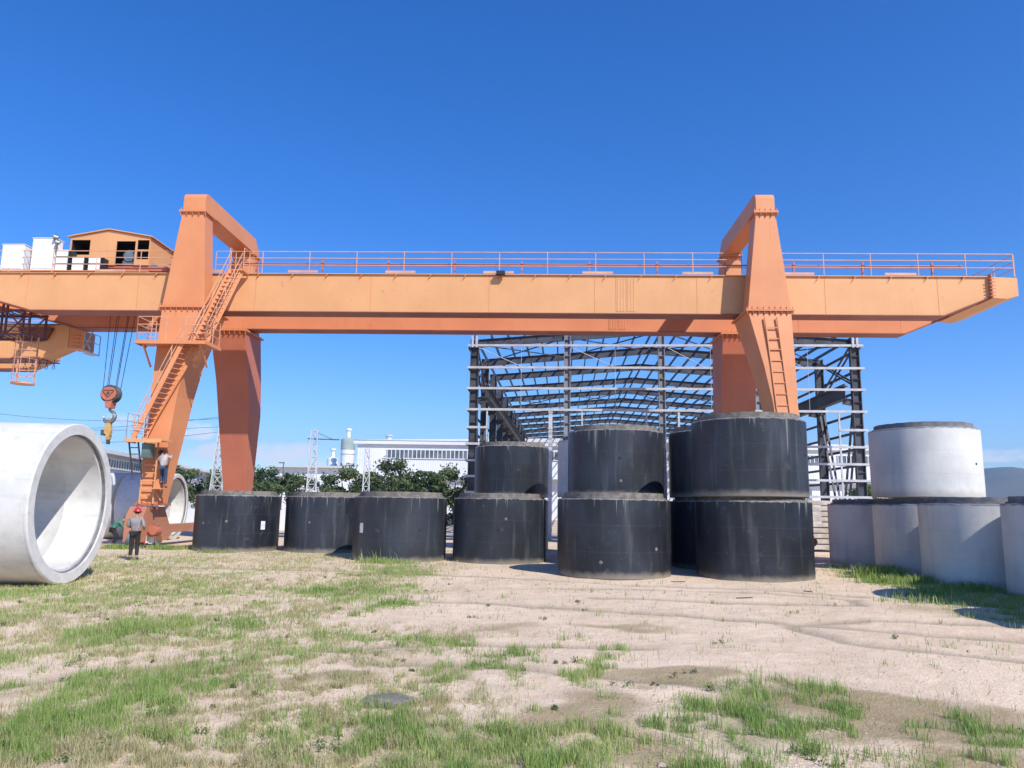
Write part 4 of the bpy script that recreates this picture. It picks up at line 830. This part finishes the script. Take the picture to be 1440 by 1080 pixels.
# ------------------------------------------------------------------ trees
leafb = NB('tree_leaves', .6, 0, .3); t_ = leafb.attr('tone'); cc = leafb.mix(leafb.ramp(t_, .2, .8), (.055, .092, .042), (.15, .20, .085)); leafb.color(cc)
tr = leafb.n('ShaderNodeBsdfTranslucent'); leafb.l(cc, tr.inputs[0]); ms = leafb.n('ShaderNodeMixShader'); ms.inputs[0].default_value = .25
leafb.l(leafb.p.outputs[0], ms.inputs[1]); leafb.l(tr.outputs[0], ms.inputs[2]); leafb.l(ms.outputs[0], leafb.t.nodes['Material Output'].inputs[0])
def leaf_mesh(cent, n, size):
    # cent: clumps (x,y,z,r)
    k = rng.integers(0, len(cent), n); c_ = np.array(cent)[k]; d = rng.normal(size=(n, 3)); d /= np.linalg.norm(d, axis=1)[:, None]
    rr = c_[:, 3]*(rng.random(n)**.45)*(1+.18*rng.normal(size=n)); P = c_[:, :3]+d*rr[:, None]*np.array([1, 1, .8])
    a = rng.normal(size=(n, 3)); a /= np.linalg.norm(a, axis=1)[:, None]; b_ = np.cross(a, rng.normal(size=(n, 3))); b_ /= np.linalg.norm(b_, axis=1)[:, None]
    s = size*rng.uniform(.6, 1.4, n)[:, None]; V = np.stack([P-a*s, P+b_*s*.5, P+a*s, P-b_*s*.5], 1).astype(np.float32)
    me_ = bpy.data.meshes.new('crown'); me_.vertices.add(n*4); me_.vertices.foreach_set('co', V.ravel()); me_.loops.add(n*4); me_.loops.foreach_set('vertex_index', np.arange(n*4, dtype=np.int32))
    me_.polygons.add(n); me_.polygons.foreach_set('loop_start', np.arange(0, n*4, 4, dtype=np.int32)); me_.polygons.foreach_set('loop_total', np.full(n, 4, np.int32)); me_.update(calc_edges=True)
    tone = rng.random(len(cent))[k]*.6+rng.random(n)*.4; at = me_.attributes.new('tone', 'FLOAT', 'POINT'); at.data.foreach_set('value', np.repeat(tone, 4).astype(np.float32)); me_.materials.append(leafb.m); return me_
variants = []
for v in range(5):
    m = MB(); H = 5.2; tips = []
    m.tube([(0, 0, -.1), (.06, .02, .9), (.02, -.05, 1.9), (.1, .05, 3.6)], [.16, .13, .11, .04], 7)
    for k in range(9):
        a = k*2.4+rng.uniform(-.4, .4); z0 = rng.uniform(1.0, 2.6); L = rng.uniform(1.2, 2.0); q = Vector((math.cos(a)*L, math.sin(a)*L, z0+rng.uniform(.5, 1.9))); m.tube([(0, 0, z0), q*.55+Vector((0, 0, z0*.4)), q], [.07, .05, .02], 5); tips.append(q)
    tm = m.mesh('trunk', bark, True)
    cent = [(q.x, q.y, q.z, rng.uniform(.5, .95)) for q in tips]+[(rng.uniform(-.6, .6), rng.uniform(-.6, .6), rng.uniform(3.4, 4.6), rng.uniform(.5, .9)) for _ in range(5)]+[(rng.uniform(-1.4, 1.4), rng.uniform(-1.4, 1.4), rng.uniform(1.2, 3.0), rng.uniform(.5, .8)) for _ in range(6)]+[(rng.uniform(-1.9, 1.9), rng.uniform(-1.9, 1.9), rng.uniform(1.8, 4.4), .3) for _ in range(7)]
    variants.append((tm, leaf_mesh(cent, 5200, .12)))
trees = [(-34.5, 80, 1.05, 'leafy tree seen just right of the front left crane leg'), (-38.6, 84, 1.1, 'tree half hidden behind the front left crane leg'), (-31.6, 82, .95, 'tree between the front crane leg and the tall lattice mast'),
 (-25.9, 80, .98, 'tree immediately right of the rear left crane leg'), (-23.0, 82, .97, 'round tree left of the lattice mast that has an arm'), (-20.3, 84, .78, 'smallest tree, close behind the lattice mast with an arm'),
 (-17.6, 80, 1.02, 'tree in front of the low shed, under the silos'), (-15.6, 83, .95, 'tree beside the short lattice mast'), (-12.5, 79, 1.16, 'tallest tree, in front of the warehouse corner'),
 (-9.9, 82, .95, 'tree right of the tallest one, before the warehouse'), (-8.4, 80, 1.0, 'bushy tree before the middle of the warehouse strip window'), (-6.0, 81, 1.06, 'tree right beside the left column of the steel frame'),
 (-43, 88, 1.1, 'tree at the far left behind the lying white pipes'), (-29.0, 86, .9, 'tree directly behind the tall lattice mast'), (-13.9, 86, .85, 'low tree filling the gap left of the tallest one'), (-4.6, 86, .9, 'tree partly behind the left steel column'),
 (39.0, 84, .90, 'small tree right of the steel frame, left of the white stack'), (43.0, 86, .88, 'tree mostly hidden behind the white pipe stack')]
for i, (x, y, s, lab) in enumerate(trees):
    t = thing('tree', lab, 'tree', (x, y, -.1), rng.uniform(0, 6.28), 'trees along the far side of the yard'); t.scale = (s*1.25, s*1.25, s*1.17)
    for nm, me_ in zip(('trunk', 'crown'), variants[i % 5]): o = bpy.data.objects.new(nm, me_); link(o, t)

# shrubs and scrub at the foot of the trees
hd = []
for k in range(150): x = rng.uniform(-50, -2); hd.append((x, 74+rng.uniform(-1, 2), rng.uniform(.2, 1.0), rng.uniform(.4, .9)))
o = bpy.data.objects.new('undergrowth', leaf_mesh(hd, 26000, .12)); link(o); tag(o, kind='stuff')
# leafy weeds by the black pipe and along the white row
wp = []; wh = []
for cx_, cy_, n, h in ((-4.75, 27.9, 420, .30), (-4.9, 27.95, 30, .7), (-3.9, 27.7, 200, .22), (11.9, 24.8, 900, .5), (12.6, 23.4, 500, .35), (11.2, 23.0, 500, .35), (12.6, 21.3, 700, .35), (11.0, 20.2, 300, .3), (12.9, 26.6, 500, .45), (-13.6, 34.2, 300, .3), (-15, 33.6, 900, .28), (-17, 33.5, 700, .3), (9.9, 18.6, 120, .3), (-12.2, 31.9, 300, .18)):
    wp.append(np.stack([cx_+rng.normal(size=n)*.42, cy_+rng.normal(size=n)*.22], 1)); wh.append(rng.uniform(.3, 1, n)*h)
wp = np.concatenate(wp); wh = np.concatenate(wh); o = grass('weeds', wp, wh, rng.uniform(.012, .028, len(wp)), g_green, .6)

low = []
for k in range(150):
    y = 6.4+16*rng.random()**1.5; x = rng.uniform(-.72, .5)*y
    if x > 1.0-.1*y and rng.random() < .7: continue
    z = float(gheight(np.array([x]), np.array([y]))[0]); r = rng.uniform(.03, .10)
    for j in range(3): low.append((x+rng.normal()*r, y+rng.normal()*r, z+r*.4, r*.7))
wm = leaf_mesh(low, 9000, .013); wm.materials.clear(); wm.materials.append(grass_mat('broad_leaves', (.09, .14, .04), (.16, .22, .07), (.30, .24, .12))); o = bpy.data.objects.new('weeds', wm); link(o); tag(o, kind='stuff')
# dead matted stalks lying over
mt = scatter(90000, lambda x, y: np.clip((fbm(x, y, .9, 91, 3)-.52)*5, 0, 1)*np.clip((2.5-x)/3, .1, 1)); grass('dry_grass', mt, rng.uniform(.02, .05, len(mt)), rng.uniform(.004, .009, len(mt))*np.clip(mt[:, 1]/9, 1, 2.2), grass_mat('straw', (.34, .27, .15), (.46, .38, .23), (.26, .19, .11)), 2.6)

# ------------------------------------------------------------------ distant hills
xs = np.linspace(600, 6500, 120); ys = np.linspace(2800, 5200, 26); Xh, Yh = np.meshgrid(xs, ys)
base_ = 205*np.exp(-((Xh-2150)/300)**2)+170*np.exp(-((Xh-2800)/500)**2)+120*np.exp(-((Xh-1500)/350)**2)+210*np.exp(-((Xh-4300)/1300)**2)
Zh = .78*base_*np.exp(-((Yh-3500)/600)**2)*(0.75+.5*fbm(Xh, Yh, 420, 77, 5))-6
hm = MB(); hm.v = [tuple(map(float, p)) for p in np.stack([Xh, Yh, Zh], -1).reshape(-1, 3)]
nx_ = len(xs); hm.f = [(j*nx_+i, j*nx_+i+1, (j+1)*nx_+i+1, (j+1)*nx_+i) for j in range(len(ys)-1) for i in range(nx_-1)]
o = obj('hills', hm, simple('hill_scrub', (.10, .11, .07), (.15, .14, .09), .004, .95), None, True); tag(o, kind='structure')

# ------------------------------------------------------------------ people
def chain_mesh(name, nodes, edges, mat, parent, root=0, sub=2):
    me_ = bpy.data.meshes.new(name); me_.from_pydata([n[0] for n in nodes], edges, []); o = bpy.data.objects.new(name, me_); link(o, parent)
    o.modifiers.new('skin', 'SKIN'); ss = o.modifiers.new('sub', 'SUBSURF'); ss.levels = ss.render_levels = sub
    for i, n in enumerate(nodes):
        r = n[1] if isinstance(n[1], tuple) else (n[1], n[1]); me_.skin_vertices[0].data[i].radius = r; me_.skin_vertices[0].data[i].use_root = (i == root)
    me_.materials.append(mat); o.modifiers['skin'].use_smooth_shade = True; return o
def person(label, loc, rz, P, shirt_m, trouser_m, shoe_m, head_m, hat, sc=1.0):
    """P: joint positions (metres, facing +y)."""
    t = thing('person', label, 'person', loc, rz); t.scale = (sc, sc, sc)
    V = {k: Vector(v) for k, v in P.items()}
    hd = V['head']; nk = V['neck']
    N = []; E_ = []; idx = {}
    def add(k, p, r, fr=None):
        idx[k] = len(N); N.append((tuple(p), r))
        if fr is not None: E_.append((idx[fr], idx[k]))
    add('pelvis', V['pelvis'], (.13, .10)); add('waist', V['waist'], (.12, .09), 'pelvis'); add('chest', V['chest'], (.15, .11), 'waist'); add('neck', nk, .052, 'chest')
    ax = (hd-nk).normalized(); add('jaw', nk.lerp(hd, .55), (.062, .070), 'neck'); add('head', hd, (.078, .092), 'jaw'); add('crown', hd+ax*.085, (.055, .065), 'head')
    fw = V.get('face', Vector((0, 1, 0))); add('nose', hd+fw*.105-ax*.02, .014, 'head')
    for s in 'lr':
        add('sh'+s, V['sh'+s], .052, 'chest'); add('el'+s, V['el'+s], .040, 'sh'+s); add('wr'+s, V['wr'+s], .026, 'el'+s)
        d = (V['wr'+s]-V['el'+s]).normalized(); side = d.cross(Vector((0, 1, .3))).normalized(); add('pa'+s, V['wr'+s]+d*.05, (.036, .018), 'wr'+s)
        for k in range(4):
            o_ = side*(.027-.018*k); L = (.075, .085, .08, .062)[k]; add('f%d%s' % (k, s), V['wr'+s]+d*.095+o_, .0095, 'pa'+s); add('g%d%s' % (k, s), V['wr'+s]+d*(.095+L*.55)+o_+Vector((0, .012, 0)), .0088, 'f%d%s' % (k, s)); add('h%d%s' % (k, s), V['wr'+s]+d*(.09+L)+o_+Vector((0, .03, 0)), .0075, 'g%d%s' % (k, s))
        add('t'+s, V['wr'+s]+d*.045+side*.045, .011, 'pa'+s); add('u'+s, V['wr'+s]+d*.08+side*.062+Vector((0, .015, 0)), .009, 't'+s)
        add('hp'+s, V['hp'+s], .085, 'pelvis'); add('kn'+s, V['kn'+s], .055, 'hp'+s); add('an'+s, V['an'+s], .038, 'kn'+s); add('to'+s, V['to'+s], (.035, .025), 'an'+s)
    chain_mesh('body', N, E_, skin_m, t, 0, 1)
    # shirt
    k = .022; n = [(tuple(V['pelvis']+Vector((0,0,-.02))), (.155, .12)), (tuple(V['waist']), (.15, .12)), (tuple(V['chest']), (.175, .13)), (tuple(V['chest'].lerp(nk, .72)), (.075, .07))]; e = [(0,1),(1,2),(2,3)]
    for s in 'lr':
        b0 = len(n); n += [(tuple(V['sh'+s]), .075), (tuple(V['el'+s]), .060), (tuple(V['wr'+s].lerp(V['el'+s], .08)), .045)]; e += [(2, b0), (b0, b0+1), (b0+1, b0+2)]
    chain_mesh('shirt', n, e, shirt_m, t)
    n = [(tuple(V['pelvis']), (.14, .11))]; e = []
    for s in 'lr':
        b0 = len(n); n += [(tuple(V['hp'+s]), .105), (tuple(V['kn'+s]), .078), (tuple(V['an'+s]+(V['kn'+s]-V['an'+s]).normalized()*.05), .062)]; e += [(0, b0), (b0, b0+1), (b0+1, b0+2)]
    chain_mesh('trousers', n, e, trouser_m, t)
    for s in 'lr':
        a = V['an'+s]; q = V['to'+s]; chain_mesh('shoe', [(tuple(a+Vector((0,0,-.02))), .052), (tuple(a.lerp(q, .5)+Vector((0,0,-.03))), (.05, .04)), (tuple(q+Vector((0,0,-.01))), (.045, .032))], [(0,1),(1,2)], shoe_m, t)
    # hair, eyes, ears
    m = MB(); c0 = hd+ax*.02; m.ball(c0-fw*.02+ax*.025, (.088, .098, .088), 16, 10); obj('hair', m, head_m, t, True)
    sd_ = fw.cross(ax).normalized(); m = MB()
    for q in (-1, 1): m.ball(hd+sd_*q*.088-ax*.01, (.014, .02, .03), 8, 6)
    obj('ears', m, skin_m, t, True)
    m = MB()
    for q in (-1, 1): m.ball(hd+fw*.088+sd_*q*.032+ax*.005, .011, 8, 6)
    m.ball(hd+fw*.085-ax*.06, (.022, .008, .006), 8, 5); obj('face_features', m, dark_void, t, True)
    m = MB(); hc = hd+ax*.045
    if hat == 'helmet':
        m.lathe([(.001, .135), (.05, .128), (.09, .10), (.118, .05), (.128, 0), (.16, -.012), (.162, -.02), (.12, -.015), (.11, .04), (.001, .12)], 28, True, 'z'); m.box(-.012, .012, -.10, .10, .11, .142)
    else:
        m.lathe([(.001, .10), (.07, .09), (.105, .04), (.112, -.005), (.155, -.02), (.155, -.027), (.10, -.01), (.001, .08)], 24, True, 'z')
    q = ax.to_track_quat('Z', 'Y').to_matrix(); m.v = [tuple(q @ Vector(v)+hc) for v in m.v]
    obj('helmet' if hat == 'helmet' else 'cap', m, simple('red_plastic', (.55, .03, .03), (.48, .025, .03), 3, .35) if hat == 'helmet' else simple(label[:8]+'_cap', (.14, .13, .14), (.1, .1, .11), 3, .8), t, True)
    return t
grey_shirt = simple('grey_work_shirt', (.30, .27, .26), (.20, .19, .20), 7, .9, 0, .3); pale_shirt = simple('pale_grey_shirt', (.44, .40, .40), (.32, .29, .30), 6, .9, 0, .3)
black_cloth = simple('black_trousers', (.016, .015, .018), (.028, .026, .03), 6, .9); jeans = simple('dark_blue_jeans', (.035, .055, .10), (.05, .075, .13), 8, .9); green_cloth = simple('green_work_jacket', (.07, .24, .18), (.05, .18, .14), 7, .9, 0, .3)
shoe = simple('dark_shoe', (.04, .035, .03), (.025, .025, .025), 5, .7); hair = simple('black_hair', (.012, .011, .011), (.02, .02, .02), 20, .7)
stand = dict(pelvis=(0,0,.94), waist=(0,.0,1.08), chest=(0,.015,1.30), neck=(0,.03,1.475), head=(0,.05,1.60), shl=(-.18,.01,1.40), shr=(.18,.01,1.40), ell=(-.27,.03,1.14), wrl=(-.19,.24,1.10), elr=(.27,.0,1.13), wrr=(.22,.20,1.05),
  hpl=(-.09,0,.90), hpr=(.09,0,.90), knl=(-.09,.03,.50), knr=(.10,.02,.50), anl=(-.10,-.01,.09), anr=(.11,-.01,.09), tol=(-.13,.13,.035), tor=(.14,.13,.035))
person('standing person seen from behind in a red helmet, grey shirt and black trousers', (-13.35, 27.4, .02), R(10), stand, grey_shirt, black_cloth, shoe, hair, 'helmet', 1.03)
climb = dict(pelvis=(0,-.02,.93), waist=(-.02,.0,1.08), chest=(-.10,.06,1.28), neck=(-.17,.12,1.43), head=(-.21,.16,1.55), shl=(-.27,.08,1.33), shr=(.06,.10,1.42), ell=(-.44,.16,1.14), wrl=(-.32,.38,1.22), elr=(.16,.26,1.30), wrr=(.10,.42,1.48),
  hpl=(-.09,0,.90), hpr=(.09,0,.90), knl=(-.14,.20,.62), knr=(.10,.06,.50), anl=(-.14,.16,.24), anr=(.11,.05,.09), tol=(-.14,.32,.22), tor=(.12,.20,.05))
person('person in pale shirt and dark jeans climbing the left crane leg ladder', (-15.62, 34.12, 2.66), R(-2), climb, pale_shirt, jeans, shoe, hair, 'cap', 1.02)
bend = dict(pelvis=(0,-.10,.74), waist=(0,-.02,.88), chest=(.02,.16,1.02), neck=(.03,.30,1.12), head=(.03,.40,1.20), shl=(-.16,.18,1.06), shr=(.19,.18,1.06), ell=(-.22,.30,.84), wrl=(-.12,.46,.72), elr=(.25,.32,.82), wrr=(.14,.48,.70),
  hpl=(-.10,-.08,.72), hpr=(.10,-.08,.72), knl=(-.15,.14,.42), knr=(.16,.12,.42), anl=(-.14,-.06,.09), anr=(.15,-.06,.09), tol=(-.16,.08,.035), tor=(.18,.08,.035))
person('person in a green jacket bending down beside the foot of the left crane leg', (-18.0, 35.0, .0), R(-60), bend, green_cloth, black_cloth, shoe, hair, 'cap', 1.05)

# a red-and-white welding set left on the ground by the crane foot
t = thing('machine', 'small red and white machine standing on the ground at the crane foot', 'machine', (-16.35, 34.6, 0), R(15))
m = MB(); m.box(-.28, -.0, -.2, .2, .15, .78); m.lathe([(.001, -.24), (.13, -.24), (.13, .24), (.001, .24)], 16, True, 'y', (-.14, 0, .9)); obj('housing', m, simple('red_enamel', (.55, .07, .07), (.42, .05, .05), 4, .4), t, bevel=.03)
m = MB(); m.box(.01, .30, -.18, .18, .18, .74); obj('tank', m, white_paint, t, bevel=.03); m = MB(); m.bar((-.3, -.15, .1), (.34, -.15, .1), .05); m.bar((-.3, .15, .1), (.34, .15, .1), .05); m.bar((-.1, 0, 1.0), (.5, .0, 1.08), .035); obj('handle', m, grey_metal, t)
for q in (-.2, .2): m = MB(); m.lathe([(.03, -.03), (.11, -.03), (.12, 0), (.11, .03), (.03, .03)], 18, True, 'x', (.1, q, .12)); obj('wheel', m, dark_void, t, True)
# scraps lying about in the yard
m = MB()
for k in range(5):
    x, y = rng.uniform(-10, 9), rng.uniform(14, 24); a = rng.uniform(0, 3.1); L = rng.uniform(.15, .6); z = float(gheight(np.array([x]), np.array([y]))[0]); m.bar((x, y, z+.012), (x+math.cos(a)*L, y+math.sin(a)*L, z+.02), .02)
tag(obj('twigs', m, bark), kind='stuff')

# ------------------------------------------------------------------ haze
hb = MB(); hb.box(-4500, 6800, -60, 5600, -8, 420)
hz_ = obj('haze', hb, None); vm = bpy.data.materials.new('air'); vm.use_nodes = True; vt = vm.node_tree; vt.nodes.clear()
vp = vt.nodes.new('ShaderNodeVolumePrincipled'); vo = vt.nodes.new('ShaderNodeOutputMaterial'); vp.inputs['Density'].default_value = .00016; vp.inputs['Color'].default_value = (.50, .73, 1, 1); vp.inputs['Anisotropy'].default_value = .3
vt.links.new(vp.outputs[0], vo.inputs['Volume']); hz_.data.materials.append(vm); tag(hz_, kind='stuff')
